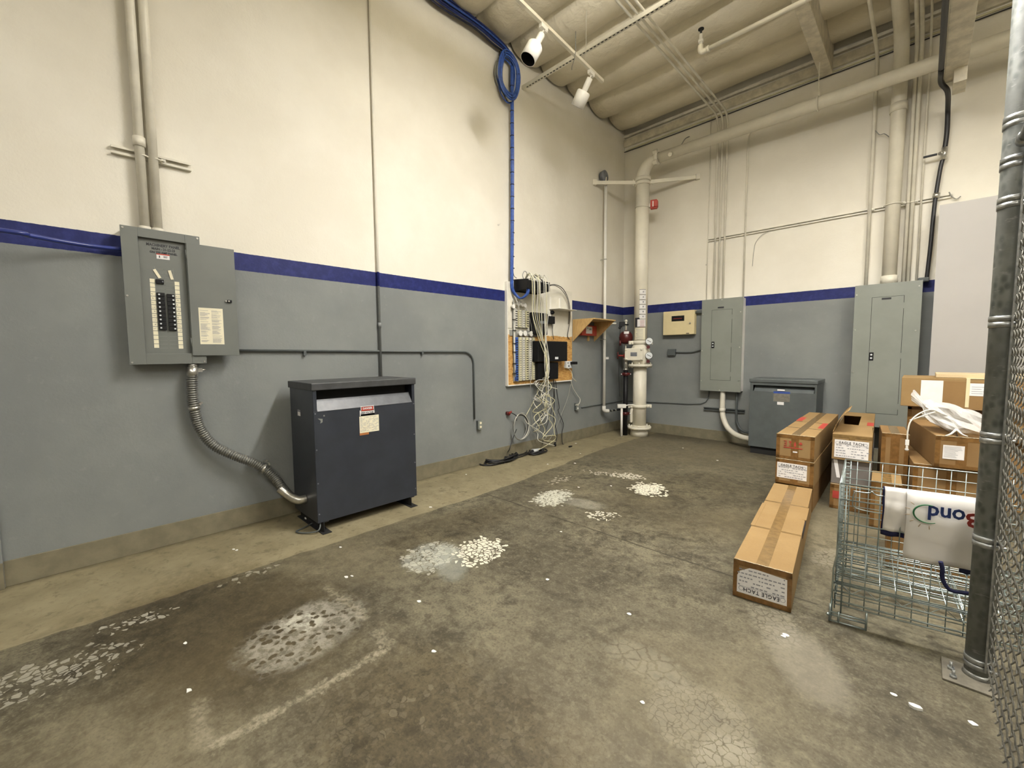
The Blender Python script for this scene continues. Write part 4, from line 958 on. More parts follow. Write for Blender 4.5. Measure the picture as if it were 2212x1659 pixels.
# gauges
for zg, nm in ((1.670, 'upper'), (1.424, 'lower')):
    g0 = Vector((.80, -.52, zg)); nd = Vector((.42, -.9, .05)).normalized()
    t = Thing('pressure_gauge', nm+' round white pressure gauge right of the check valve', 'gauge', (.80, -.52, zg-.12), 'pressure gauges on the riser')
    t.part('case', MB().cyl(g0-nd*.03, g0+nd*.012, .062, 26), M['black'])
    o = t.part('dial_face', MB().cyl(g0+nd*.012, g0+nd*.015, .057, 26), M['gauge'])
    t.part('needle', MB().obox(g0+nd*.017, .036, .004, .001, Vector((.9,.42,-.55)), nd.cross(Vector((.9,.42,-.55)))), M['ink'], o)
    cr = g0+Vector((-.015, 0, -.10))
    t.part('siphon_valve', MB().cyl(g0-Vector((0,0,.06)), cr, .010, 8).cyl(cr, Vector((RX+.10, RY, cr.z-.02)), .012, 8), M['castzinc'])
    t.part('red_handle', MB().cyl(cr+nd*.02, cr+nd*.035, .030, 10), M['dred'])
# black drain riser, retard chamber etc.
DX, DY = .405, -.60
Z = lambda: 0
z0_, z1_, z2_, z3_ = 0.122, 1.179, 1.376, 1.475
t = Thing('drain_riser', 'black vertical drain pipe with red couplings left of the ivory riser', 'pipe', (DX, DY, 0))
t.part('black_pipe', MB().cyl((DX, DY, 0), (DX, DY, z1_), .042, 20), M['black'])
for zc in (1.097, 0.391):
    t.part('red_coupling', MB().cyl((DX, DY, zc-.028), (DX, DY, zc+.028), .056, 18).obox((DX, DY, zc), .085, .02, .02, (.72,.70,0), (-.7,.72,0)), M['dred'])
    t.part('bolt', MB().cyl(Vector((DX, DY, zc))+Vector((.72,.70,0))*.08-Vector((-.03,.03,0)), Vector((DX, DY, zc))+Vector((.72,.70,0))*.08+Vector((.02,-.04,0)), .010, 8).cyl(Vector((DX, DY, zc))-Vector((.72,.70,0))*.08-Vector((-.03,.03,0)), Vector((DX, DY, zc))-Vector((.72,.70,0))*.08+Vector((.02,-.04,0)), .010, 8), M['gauge'])
t.part('galvanized_nipple', MB().cyl((DX, DY, z1_), (DX, DY, z2_), .036, 18).cyl((DX, DY, z1_-.01), (DX, DY, z1_+.015), .045, 18).cyl((DX, DY, z2_-.02), (DX, DY, z2_+.01), .045, 18), M['castzinc'])
t.part('angle_valve', MB().sphere((DX, DY, z2_+.045), .05, 14, 8).cyl((DX, DY, z2_+.04), (RX-.1, RY-.03, z2_+.05), .030, 12).cyl((DX, DY, z2_+.045), (DX-.11, DY-.08, z2_+.05), .014, 8), M['brownl'])
t.part('hand_wheel', MB().torus((DX-.115, DY-.085, z2_+.052), (.8,.6,0), .055, .012, 18, 6).obox((DX-.115, DY-.085, z2_+.052), .05, .008, .008, (-.6,.8,0), (0,0,1)).obox((DX-.115, DY-.085, z2_+.052), .05, .008, .008, (0,0,1), (-.6,.8,0)), M['dred'])
RCX = .345
zt0, zt1, zt2, zb2 = 1.755, 1.887, 2.043, 1.516
t = Thing('retard_chamber', 'dark red ball-shaped retard chamber with a white label, left of the ivory riser', 'retard chamber', (RCX, -.5, zt0-.13))
t.part('chamber', MB().lathe((RCX, -.5, zt0-.125), (0,0,1), [(0, .03), (.012, .075), (.05, .112), (.11, .125), (.17, .115), (.215, .08), (.235, .03), (.245, .02)], 26), M['dred'])
t.part('label', decal(MB(), zt0+.055, zt0+.098, math.radians(-80), math.radians(-32), .108, RCX, -.5), M['paper'])
t.part('outlet_spout', MB().cyl((RCX-.06, -.59, zt0-.06), (RCX-.06, -.59, zt0-.15), .02, 10), M['dred'])
t.part('upper_pipe', MB().cyl((RCX, -.5, zt0+.11), (RCX, -.5, zt2), .016, 10).sphere((RCX, -.5, zt2), .026, 10, 6), M['ivory'])
t.part('lower_pipe', MB().cyl((RCX, -.5, zt0-.12), (RCX, -.5, zb2-.06), .012, 10).cyl((RCX, -.5, zb2-.10), (RCX, -.5, zb2-.04), .03, 10, .014), M['ivory'])
zp = 1.983
t = Thing('pressure_switch', 'small black pressure switch between the wooden shelf and the corner', 'pressure switch', (.33, -.62, zp-.05))
t.part('case', MB().obox((.33, -.62, zp), .045, .035, .04, (.8,.6,0), (-.6,.8,0)).cyl((.33, -.62, zp-.01), (.30, -.66, zp-.08), .022, 10).cyl((.33, -.62, zp), (.39, -.5, zp-.01), .012, 8), M['black'], bevel=.004)
t.part('cable_end', MB().cyl((.25, -.68, zp+.01), (.12, -.80, zp+.015), .014, 8), M['whitecable'])
t.part('hanging_wire', MB().tube(smooth([(.30, -.62, zp-.05), (.26, -.58, zp-.35), (.25, -.57, zp-.9), (.28, -.58, zp-1.3)], 5), .004, 5), M['blackcable'])
# white drain standpipe with tee
zt = 0.535
t = Thing('test_drain_pipe', 'thin white standpipe with a tee top standing before the black drain riser', 'pipe', (.42, -.74, 0))
t.part('standpipe', MB().cyl((.425, -.76, 0), (.40, -.72, zt-.02), .019, 14), M['white'])
t.part('tee', MB().obox((.40, -.72, zt), .075, .034, .034, (.72,.70,0), (-.7,.72,0)), M['white'], bevel=.01)
t.part('arm', MB().tube([(.44, -.69, zt), (.49, -.62, zt+.02), (RX-.05, RY-.09, zt+.02)], .011, 8), M['white'])
t.part('side_elbow', MB().tube(smooth([(.52, -.50, zt-.03), (.50, -.55, zt-.08), (.49, -.54, zt-.2), (.48, -.52, zt-.30)], 5), .028, 12), M['ivory'])
# ---------------- back wall cabinets ----------------
a, b = (0.85,-0.1,2.191), (1.392,-0.1,1.771)
bz1_ = 2.191; bz0_ = 1.782
t = Thing('control_box', 'beige control box with a small black window on the back wall right of the riser', 'control box', ((a[0]+b[0])/2, 0, bz0_))
t.part('case', MB().box(a[0], -.10, bz0_, b[0], 0, bz1_), M['beige'], bevel=.004)
wa, wb = (1.002,-0.1,2.107), (1.223,-0.1,2.014)
t.part('window', MB().box(wa[0], -.102, wb[2], wb[0], -.099, wa[2]), M['black'])
t.part('display', MB().box(wa[0]+.03, -.1035, (wa[2]+wb[2])/2-.004, wb[0]-.04, -.1015, (wa[2]+wb[2])/2+.004), M['brownl'])
q = (1.326,-0.1,1.969); t.part('lock', MB().cyl((q[0], -.10, q[2]), (q[0], -.115, q[2]), .014, 12), M['castzinc'])
q = (1.291,-0.1,1.799); t.part('badge', MB().box(q[0]-.03, -.102, q[2]-.008, q[0]+.02, -.0995, q[2]+.006), M['ink'])
zc = 2.146; conduit('conduit', [(b[0]-.01, -.04, zc), (1.535, -.04, zc)], .022, M['trgrey'], 'short fat grey conduit joining the beige control box to the small wall cabinet')
a, b = (0.917,-0.05,1.535), (1.053,-0.05,1.42)
t = Thing('junction_box', 'small square grey junction box under the beige control box', 'junction box', ((a[0]+b[0])/2, 0, b[2]))
t.part('case', MB().box(a[0], -.05, b[2], b[0], 0, a[2]), M['trgrey'], bevel=.003)
t.part('cover', MB().box(a[0]+.004, -.053, b[2]+.004, b[0]-.004, -.05, a[2]-.004), M['trgrey'])
conduit('conduit', smooth([(b[0], -.02, 1.477), (1.314, -.02, 1.475), (1.392, -.02, 1.490), (1.535, -.03, 1.528)], 5), .011, M['trgrey'], 'short grey conduit curving from the small junction box into the wall cabinet')
def wall_panel(label, x0, x1, z0, z1, d, door, handle, plate, mat, side, screws, lines=()):
    t = Thing('breaker_panel', label, 'electrical panel', ((x0+x1)/2, 0, z0))
    t.part('cabinet', MB().box(x0+.012, -d+.012, z0+.012, x1-.004, 0, z1-.012), side)
    t.part('front_trim', MB().box(x0, -d, z0, x1, -d+.012, z1), mat, bevel=.0015)
    dx0, dx1, dz0, dz1 = door
    o = t.part('door', MB().box(dx0, -d-.0035, dz0, dx1, -d+.001, dz1), mat, bevel=.0008)
    e = .004; t.part('door_gap', MB().box(dx0-e, -d-.0008, dz0-e, dx0, -d+.001, dz1+e).box(dx1, -d-.0008, dz0-e, dx1+e, -d+.001, dz1+e).box(dx0, -d-.0008, dz0-e, dx1, -d+.001, dz0).box(dx0, -d-.0008, dz1, dx1, -d+.001, dz1+e), M['dark'])
    hx_, hz_ = handle; h = t.part('handle', MB().box(hx_-.022, -d-.010, hz_-.052, hx_+.022, -d-.003, hz_+.052), M['black'], o, bevel=.003)
    t.part('key_lock', MB().cyl((hx_, -d-.010, hz_+.022), (hx_, -d-.014, hz_+.022), .011, 12).box(hx_-.010, -d-.014, hz_-.030, hx_+.010, -d-.010, hz_-.012), M['gauge'], h)
    px_, pz_ = plate; t.part('nameplate', MB().box(px_-.045, -d-.006, pz_-.012, px_+.045, -d-.003, pz_+.012), M['ink'], o if pz_ < dz1 else None)
    for sx_, sz_ in screws: t.part('screw', MB().cyl((sx_, -d, sz_), (sx_, -d-.004, sz_), .009, 8), M['castzinc'])
    for zz_ in (dz0+.10, (dz0+dz1)/2, dz1-.12): t.part('hinge', MB().box(dx1-.002, -d-.005, zz_-.035, dx1+.009, -d-.0005, zz_+.035), mat, o)
    return t
mx0, mx1 = 1.530, 2.150; mz0, mz1 = .838, 2.330
wall_panel('closed grey breaker panel with a white side, on the back wall right of the riser', mx0, mx1, mz0, mz1, .15,
           (1.694, 1.996, 1.023, 2.152), (1.722, 1.593), (1.827, 2.189),
           M['panelb'], M['white'], [(mx0+.02, 2.1), (mx1-.03, 2.1), (mx0+.02, 1.5), (mx1-.03, 1.55), (mx0+.02, 1.0), (mx1-.03, 1.02), ((mx0+mx1)/2, mz1-.02), ((mx0+mx1)/2, mz0+.02)])
rx0, rx1, rz0, rz1 = 3.515, 4.147, .50, 2.318
wall_panel('tall closed grey breaker panel behind the carton stack on the right of the back wall', rx0, rx1, rz0, rz1, .30,
           (3.691, 3.988, 0.679, 2.150), (3.711, 1.406), (3.827, 2.127),
           M['panelb'], M['panel'], [(rx0+.02, 2.2), (rx1-.03, 2.25), (rx0+.02, 1.75), (rx1-.04, 1.72), (rx0+.02, 1.2)])
# ---------------- right transformer ----------------
def transformer_right():
    x0, x1, y0, y1, z0, z1 = 2.405, 3.20, -.60, -.06, .105, 1.05
    t = Thing('transformer', 'grey floor transformer with a silver plate against the back wall, behind the carton stack', 'transformer', ((x0+x1)/2, (y0+y1)/2, 0))
    vz0, vz1 = 0.915, 0.999
    vx0, vx1 = 2.445, 3.177
    bd = MB().box(x0, y0+.004, z0, x0+.004, y1, z1).box(x1-.004, y0+.004, z0, x1, y1, z1).box(x0, y1-.004, z0, x1, y1, z1).box(x0, y0, z0, x1, y1, z0+.004)
    bd.box(x0, y0, z0, x1, y0+.004, vz0).box(x0, y0, vz0, vx0, y0+.004, z1).box(vx1, y0, vz0, x1, y0+.004, z1).box(vx0, y0, vz1, vx1, y0+.004, z1)
    t.part('body', bd, M['trgrey'], bevel=.002)
    t.part('lid', MB().box(x0-.012, y0-.012, z1-.012, x1+.012, y1+.01, 1.09), M['trgrey'], bevel=.008)
    t.part('louvre', MB().prism([(vx0+.01, y0+.002, vz0), (vx1-.01, y0+.002, vz0), (vx1-.01, y0+.07, vz1-.01), (vx0+.01, y0+.07, vz1-.01)], (0, .003, .001)), M['trgrey'])
    t.part('vent_screen', MB().box(vx0, y0+.09, vz0-.02, vx1, y0+.095, z1-.01), M['dark'])
    t.part('plinth', MB().box(x0+.02, y0+.03, 0, x1-.02, y1-.02, z0), M['dark'])
    a, b = (2.703,-0.602,0.922), (2.902,-0.602,0.781)
    o = t.part('rating_plate', MB().box(a[0], y0-.002, b[2], b[0], y0-.0005, a[2]), M['castzinc'], bevel=.0005)
    t.part('plate_header', MB().box(a[0], y0-.0028, a[2]-.028, b[0], y0-.0019, a[2]), M['bluel'], o)
    t.part('sticker', MB().box((a[0]+b[0])/2-.05, y0-.002, b[2]-.045, (a[0]+b[0])/2+.03, y0-.0005, b[2]-.004), M['paper'])
    t.part('sticker', MB().box((a[0]+b[0])/2-.055, y0-.002, a[2]+.010, (a[0]+b[0])/2+.035, y0-.0005, a[2]+.030), M['paper'])
transformer_right()
# white curved conduit from the wall cabinet to the right transformer
wc = [(1.873, -.085, .84), (1.873, -.085, .55), (1.90, -.11, .40), (1.99, -.17, .26), (2.12, -.26, .19), (2.26, -.33, .165), (2.385, -.36, .165)]
t = Thing('conduit', 'fat cream conduit curving from the wall cabinet down into the right transformer', 'conduit', (2.1, -.2, .1))
t.part('pipe', MB().tube(smooth(wc, 8), .040, 18), M['cream'])
t.part('end_connector', MB().cyl((2.375, -.36, .165), (2.404, -.36, .165), .055, 18).box(2.372, -.38, .21, 2.40, -.34, .25), M['castzinc'])
t.part('coupling', MB().cyl((1.873, -.085, .56), (1.873, -.085, .50), .047, 18), M['cream'])
conduit('conduit', smooth([(2.075, -.05, .84), (2.075, -.05, .45), (2.10, -.06, .32), (2.17, -.08, .23), (2.28, -.10, .205), (2.404, -.11, .20)], 6), .018, M['trgrey'], 'thinner grey conduit curving beside the fat cream one into the right transformer')
unistrut((1.555, 0, .525), (2.185, 0, .53), .05, .035, (0,-1,0), 'short grey slotted channel low on the back wall behind the fat cream conduit', mat=M['trgrey'])
# ---------------- conduits and pipes up the back wall ----------------
zs = 3.325
unistrut((1.559, 0, 3.315), (4.354, 0, 3.315), .045, .026, (0,-1,0), 'long horizontal slotted channel across the pipes on the upper back wall',
         clamps=[((3.600, -.04, 3.315), .020), ((3.83, -.09, 3.315), .078), ((3.965, -.05, 3.315), .022), ((4.005, -.05, 3.315), .022)])
def riser(x, r, zb, label, group=None, y=-.045, zt=5.24, to=-13.5, mat='cream', coup=(), n=12):
    c = .16+r*2; pts = [(x, y, zb), (x, y, zt-c)]+[(x, y-c*(1-math.cos(a)), zt-c+c*math.sin(a)) for a in [math.pi/2*k/8 for k in range(1, 9)]]+[(x, to, zt)]
    t = Thing('conduit' if r < .05 else 'pipe', label, 'conduit' if r < .05 else 'pipe', (x, y, zb), group)
    t.part('pipe', MB().tube(pts, r, n), M[mat])
    for z in coup: t.part('coupling', MB().cyl((x, y, z-.05), (x, y, z+.05), r*1.15, n), M[mat])
    return t
for k, (x, w_) in enumerate(((1.676, 'left'), (1.748, 'middle'), (1.819, 'right'))):
    riser(x, .0145, 2.32, w_+' of three white conduits rising from the wall cabinet and crossing the ceiling', 'three conduits above the wall cabinet', zt=5.22-.0*k)
conduit('conduit', [(1.552, -.015, 2.33), (1.552, -.015, 5.3)], .007, M['cream'], 'very thin white conduit at the left end of the long slotted channel', n=8)
conduit('conduit', [(2.115, -.03, 2.325), (2.115, -.03, 4.62), (2.13, -.05, 4.75), (2.22, -.10, 4.9)], .012, M['cream'], 'single white conduit rising from the right edge of the wall cabinet')
riser(3.600, .020, 2.31, 'white conduit rising from the left edge of the tall breaker panel', y=-.05)
riser(3.830, .074, 2.31, 'fat ivory pipe rising from the tall breaker panel up to the roof', y=-.10, mat='ivory', coup=(2.38, 4.485), n=24, zt=5.3)
riser(3.965, .021, 2.31, 'left of two white conduits right of the fat ivory pipe', 'two conduits beside the fat pipe', y=-.05)
riser(4.008, .021, 2.31, 'right of two white conduits right of the fat ivory pipe', 'two conduits beside the fat pipe', y=-.05)
riser(4.085, .011, 2.31, 'thin white conduit between the paired conduits and the black hose', y=-.03)
# black hose
t = Thing('black_hose', 'black hose with shut-off valves running down right of the white pipes', 'hose', (4.17, -.07, 2.3))
hp = [(4.175, -.07, 2.32), (4.19, -.07, 2.7), (4.20, -.07, 3.085), (4.21, -.07, 3.328), (4.235, -.07, 3.646), (4.255, -.07, 3.772)]
t.part('lower_hose', MB().tube(smooth(hp, 6), .021, 10), M['blackcable'])
hq = [(4.26, -.07, 3.851), (4.27, -.07, 4.05), (4.265, -.10, 4.30), (4.25, -.45, 4.36), (4.195, -.62, 4.40), (4.188, -.9, 4.415), (4.188, -2, 4.42), (4.188, -13, 4.42)]
t.part('upper_hose', MB().tube(smooth(hq, 6), .024, 10), M['blackcable'])
zv = 3.809
o = t.part('shutoff_valve', MB().cyl((4.257, -.07, zv-.07), (4.26, -.07, zv+.07), .03, 12).cyl((4.258, -.07, zv), (4.22, -.12, zv), .02, 10), M['castzinc'])
t.part('lever', MB().box(4.08, -.14, zv-.018, 4.20, -.12, zv+.004), M['black'], o, bevel=.003)
zv = 3.333
t.part('brass_clamp', MB().cyl((4.212, -.07, zv-.025), (4.216, -.07, zv+.03), .033, 12), M['castzinc'])
t.part('bottom_fitting', MB().box(4.10, -.12, 2.318, 4.20, -.02, 2.37), M['trgrey'], bevel=.01)
# ---------------- pale wall panel on the right ----------------
t = Thing('wall_cabinet', 'tall pale grey flat panel standing off the back wall at the right, behind the cartons', 'panel', (4.8, -.2, 0))
t.part('carcass', MB().box(4.25, -.395, 0, 5.50, -.002, 3.125), M['cream'], bevel=.002)
t.part('front_sheet', MB().box(4.246, -.404, .0, 5.504, -.395, 3.135), M['melamine'])
# ---------------- ceiling: strut rail, lighting track, sprinkler branch ----------------
t = Thing('strut_channel', 'long slotted steel channel hanging level under the roof insulation, crossed by the lighting track', 'strut', (2.0, -2.83, 5.16))
ch = MB().box(.0, -2.853, 5.155, 6.5, -2.807, 5.203)
t.part('channel', ch, M['cream'])
sl = MB(); x = .08
while x < 6.4: sl.box(x, -2.843, 5.1542, x+.028, -2.828, 5.1552); x += .052
t.part('slot', sl, M['dark'], kind='stuff')
for x in (.9, 2.6, 4.4): t.part('hanger_rod', MB().cyl((x, -2.83, 5.203), (x, -2.83, 5.58), .005, 6), M['steel'])
t0, t1 = Vector((1.225,-4.359,4.9)), Vector((1.125,-2.559,4.9)); t0 = t1+(t0-t1)*1.5
dT = (t1-t0).normalized(); nT = Vector((-dT.y, dT.x, 0))
t = Thing('lighting_track', 'cream lighting track hanging under the roof with white spotlights', 'lighting track', ((t0.x+t1.x)/2, (t0.y+t1.y)/2, 4.88))
t.part('rail', MB().obox((t0+t1)/2+Vector((0,0,.0)), (t1-t0).length/2, .018, .018, dT, nT), M['cream'], bevel=.002)
for f in (.2, .85): p_ = t0.lerp(t1, f); t.part('hanger_wire', MB().cyl(p_+Vector((0,0,.018)), (p_.x, p_.y, 5.58), .003, 6), M['cream'])
def spot(label, f, drop, axis, flip=1):
    p_ = t0+dT*f; axis = Vector(axis).normalized()
    t = Thing('spotlight', label, 'spotlight', (p_.x, p_.y, 4.86), 'white spotlights on the track')
    t.part('track_adapter', MB().obox(p_+Vector((0,0,-.035)), .055, .02, .022, dT, nT).obox(p_+Vector((0,0,-.055))+dT*.03, .02, .016, .012, dT, nT), M['white'], bevel=.003)
    j = p_+Vector((0,0,-.055)); k = j+Vector(drop)
    t.part('stem', MB().cyl(j, k, .007, 8), M['white'])
    c0 = k+axis*-.02
    t.part('neck', MB().lathe(c0, axis, [(0, .030), (.01, .036), (.145, .036), (.15, .034)], 22), M['white'])
    o = t.part('lamp_can', MB().lathe(c0+axis*.14, axis, [(0, .03), (.005, .072), (.02, .084), (.185, .084), (.185, .079), (.03, .075)], 28, caps=False), M['white'])
    t.part('baffle', MB().lathe(c0+axis*.17, axis, [(0, .072), (.005, .0745), (.154, .0765)], 28, caps=False), M['dark'], o)
    t.part('reflector', MB().lathe(c0+axis*.16, axis, [(0, .075), (.001, .0745)], 28).cyl(c0+axis*.161, c0+axis*.175, .04, 20), M['black'], o)
spot('white track spotlight tilted so its dark open mouth faces the room', (Vector((1.18,-3.805,4.88))-t0).dot(dT), (-.01, -.03, -.07), (-.22, -.44, -.87))
spot('white track spotlight angled down at the left wall near the end of the track', (Vector((1.109,-2.845,4.88))-t0).dot(dT), (-.02, -.01, -.05), (-.62, .06, -.78))
# sprinkler branch pipe
zb4 = 4.9
pa, pb = Vector((2.261,-2.214,4.9)), Vector((3.225,-2.232,4.9)); pb = pa+(pb-pa)*4
t = Thing('sprinkler_branch', 'white sprinkler branch pipe hanging under the roof with one sprinkler head at its end', 'pipe', (pa.x, pa.y, 4.87))
t.part('pipe', MB().cyl(pa, pb, .024, 14), M['cream'])
dB = (pb-pa).normalized(); e = pa-dB*.06
t.part('elbow', MB().tube(smooth([pa+dB*.02, pa-dB*.04, e+Vector((0,0,.03)), e+Vector((0,0,.08))], 5), .030, 12).cyl(pa+dB*.01, pa+dB*.04, .034, 12), M['cream'])
t.part('sprinkler_head', MB().cyl(e+Vector((0,0,.08)), e+Vector((0,0,.20)), .018, 10).cyl(e+Vector((0,0,.11)), e+Vector((0,0,.14)), .03, 8), M['white'])
t.part('deflector', MB().cyl(e+Vector((0,0,.20)), e+Vector((0,0,.25)), .012, 8, .012).cyl(e+Vector((0,0,.25)), e+Vector((0,0,.258)), .032, 12), M['dark'])
p_ = pa+dB*.95; t.part('hanger', MB().torus(p_, dB, .030, .004, 16, 5).cyl(p_+Vector((0,0,.03)), (p_.x, p_.y, 5.6), .004, 6), M['cream'])
# cables along the top of the back wall
cable('network_cable', [(.05, -.04, 5.22), (.4, -.03, 5.245), (1.5, -.02, 5.25), (3, -.02, 5.26), (6, -.02, 5.26), (9.8, -.02, 5.26)], .011, 'creamcable', 'cream cable stapled along the top of the back wall', n=6)
cable('network_cable', [(.02, -.06, 5.20), (.35, -.03, 5.21), (1.4, -.02, 5.215), (3, -.02, 5.225), (6, -.02, 5.23), (9.8, -.02, 5.23)], .007, 'blackcable', 'dark cable just under the cream one along the top of the back wall', n=6)
# ---------------- galvanised fence post and chain link ----------------
FX, FY = 4.428, -4.632
t = Thing('fence_post', 'thick galvanized fence post bolted to the floor at the right edge', 'fence post', (FX, FY, 0))
PR = .0445
po = t.part('post', MB().cyl((FX, FY, .01), (FX, FY, 3.9), PR, 32), M['galv'])
t.part('base_plate', MB().box(FX-.115, FY-.13, 0, FX+.06, FY+.06, .010), M['dusty'], bevel=.002)
for q in ((-.085, -.03), (-.080, -.095)): t.part('anchor_bolt', MB().cyl((FX+q[0], FY+q[1], .010), (FX+q[0], FY+q[1], .022), .013, 6).cyl((FX+q[0], FY+q[1], .01), (FX+q[0], FY+q[1], .045), .006, 8), M['steel'])
t.part('weld_collar', MB().cyl((FX, FY, .01), (FX, FY, .03), PR+.006, 28, PR), M['steel'])
for py in (262, 345, 435, 690, 940, 1160, 1425):
    zz = {262: 2.417, 345: 2.252, 435: 2.091, 690: 1.598, 940: 1.099, 1160: 0.637, 1425: 0.077}[py]
    b_ = MB().cyl((FX, FY, zz-.024), (FX, FY, zz-.002), PR+.003, 32).cyl((FX, FY, zz+.002), (FX, FY, zz+.024), PR+.003, 32)
    b_.box(FX+PR-.012, FY-PR-.028, zz-.012, FX+PR-.007, FY-.01, zz+.012).cyl((FX+.024, FY-PR-.018, zz), (FX+.055, FY-PR-.018, zz), .006, 6)
    t.part('tension_band', b_, M['steel'])
t.part('tension_bar', MB().box(FX+.014, FY-PR-.014, .06, FX+.020, FY-PR-.0, 3.8), M['steel'])
zr = 2.324
t = Thing('fence_rail', 'galvanized fence rail leaving the post near the top right corner', 'fence rail', (FX+.01, -6.3, zr-.05))
t.part('rail', MB().cyl((FX+.012, FY-.06, zr+.0), (FX+.012, -6.95, zr+.05), .021, 18), M['galv'])
t.part('rail_end_cup', MB().lathe((FX+.012, FY-.045, zr), (0,-1,0), [(0, .015), (.005, .027), (.05, .027), (.055, .022)], 20), M['steel'])
def chain_link():
    mb = MB(); y0 = FY-PR-.012; h = .036; x = FX+.024; z0, z1 = .05, 3.75
    n = int((z1-z0)/h); k = 0
    while y0-k*h > -6.3:
        yc = y0-h*k-h/2; pts = []
        for i in range(n+1):
            s = 1 if (i+k) % 2 else -1
            z = z0+i*h; xx = .0045*(1 if i % 2 else -1)
            pts.append((x+xx, yc+s*h*.5+.0, z-.005)); pts.append((x-xx*.3, yc+s*h*.53, z+.003))
        mb.tube(pts, .0024, 5, caps=False); k += 1
    return single('chain_link_mesh', mb, M['fence'], 'chain link mesh stretched from the galvanized post along the right edge', 'fence mesh')
chain_link()
# ---------------- long cartons ----------------
def sheet(mb, o, X, Y, w, h, th=.0006):
    """thin rectangle with lower left corner o in the plane X,Y"""
    X = Vector(X); Y = Vector(Y); o = Vector(o); c = o+X*w/2+Y*h/2
    return mb.obox(c, w/2, h/2, th, X, Y)
def carton(label, loc, yaw, w, l, h, mat='card', tape='tape', group=None, end='tape', marks=None, sealed=True, bands=(.28, .62), name='cardboard_carton'):
    t = Thing(name, label, 'carton', loc, group, rot=(0,0,math.radians(yaw)), local=True)
    if sealed:
        t.part('box', MB().box(0, 0, .001, w, l, h), M[mat], bevel=.004)
        tp = MB().box(w*.5-.032, -.002, h, w*.5+.032, l, h+.0012)
        t.part('centre_tape', tp, M[tape])
        if bands:
            cb = MB()
            for f in bands: cb.box(.0, l*f-.012, h, w, l*f+.012, h+.0009)
            t.part('cross_tape', cb, M[tape])
    if end:
        # strips of tape folded over the visible end
        e = MB().box(0, -.0012, h-.035, w, 0, h-.002).box(0, -.0012, .004, .03, 0, h-.01).box(w-.03, -.0012, .004, w, 0, h-.01).box(w*.5-.03, -.0016, 0.004, w*.5+.03, 0, h-.004).box(0, -.0012, .004, w, 0, .03)
        t.part('end_tape', e, M['tapeb'])
        t.part('shiny_tape_fold', MB().tube([(w*k/14, -.001+.0015*math.sin(k*2.3), h+.0005+.0012*math.sin(k*3.1)) for k in range(15)], .0022, 5), M['cleartape'])
    return t
def shipping_label(t, w, h, x0, z0, lw, lh, upside=False, torn=False, face=-.0022):
    X = Vector((1,0,0)); Z = Vector((0,0,1)); mb = MB()
    if torn: poly = [(x0, face, z0), (x0+lw, face, z0), (x0+lw*.99, face, z0+lh*.93), (x0+lw*.42, face, z0+lh), (x0+lw*.25, face, z0+lh*.99), (x0+lw*.05, face, z0+lh*.80), (x0+lw*.0, face, z0+lh*.62)]
    else: poly = [(x0, face, z0), (x0+lw, face, z0), (x0+lw, face, z0+lh), (x0, face, z0+lh)]
    mb.prism(poly, (0, .0008, 0)); o = t.part('shipping_label', mb, M['paper'])
    sx_, sz_ = (-1, -1) if upside else (1, 1); cx, cz = x0+lw/2, z0+lh/2; f = face-.0006
    t.text('lettering', 'EAGLE TACH', lh*.20, (cx, f, cz+sz_*lh*.34), X*sx_, Z*sz_, M['ink'], o, bold=.0004, spacing=1.15, sx=min(1, lw*.62/(lh*.20*5.6)))
    pr = MB(); rr = random.Random(int(lw*1e4)); n = 5
    for k in range(n):
        z = cz+sz_*(lh*.19-lh*.145*k); xx = -lw*.45
        lim = lw*.45
        while xx < lim:
            ln = rr.uniform(.006, .022)
            if rr.random() < .75: pr.obox((cx+sx_*(xx+ln/2), f, z), ln/2, .0003, lh*.022, X, (0,1,0))
            xx += ln+.006
    pr.obox((cx, f, cz+sz_*lh*.245), lw*.46, .0003, .0008, X, (0,1,0))
    t.part('fine_print', pr, M['greyink'], o)
    rg = MB(); c = (cx+sx_*lw*.41, f, cz+sz_*lh*.33); rg.torus(c, (0,1,0), lh*.075, .0012, 18, 4)
    c = (cx-sx_*lw*.42, f, cz+sz_*lh*.33); rg.torus(c, (0,1,0), lh*.075, .0012, 18, 4); t.part('logo_ring', rg, M['greyink'], o)
LW, LH = .298, .234
# front carton, lying alone on the floor
t = carton('long tan carton lying on the open floor with a torn upside-down label', (3.419, -4.692, 0), 6.0, LW, 1.86, LH, bands=(.33, .68))
shipping_label(t, LW, LH, .022, .035, .255, .165, upside=True, torn=True)
t.part('split_edge', MB().box(-.006, .62, LH-.006, .02, 1.18, LH+.002).box(LW-.02, .95, LH-.004, LW+.008, 1.25, LH+.002), M['card'])
t.part('dark_gap', MB().box(LW+.0005, .70, LH-.05, LW+.003, 1.02, LH-.006), M['ink'])
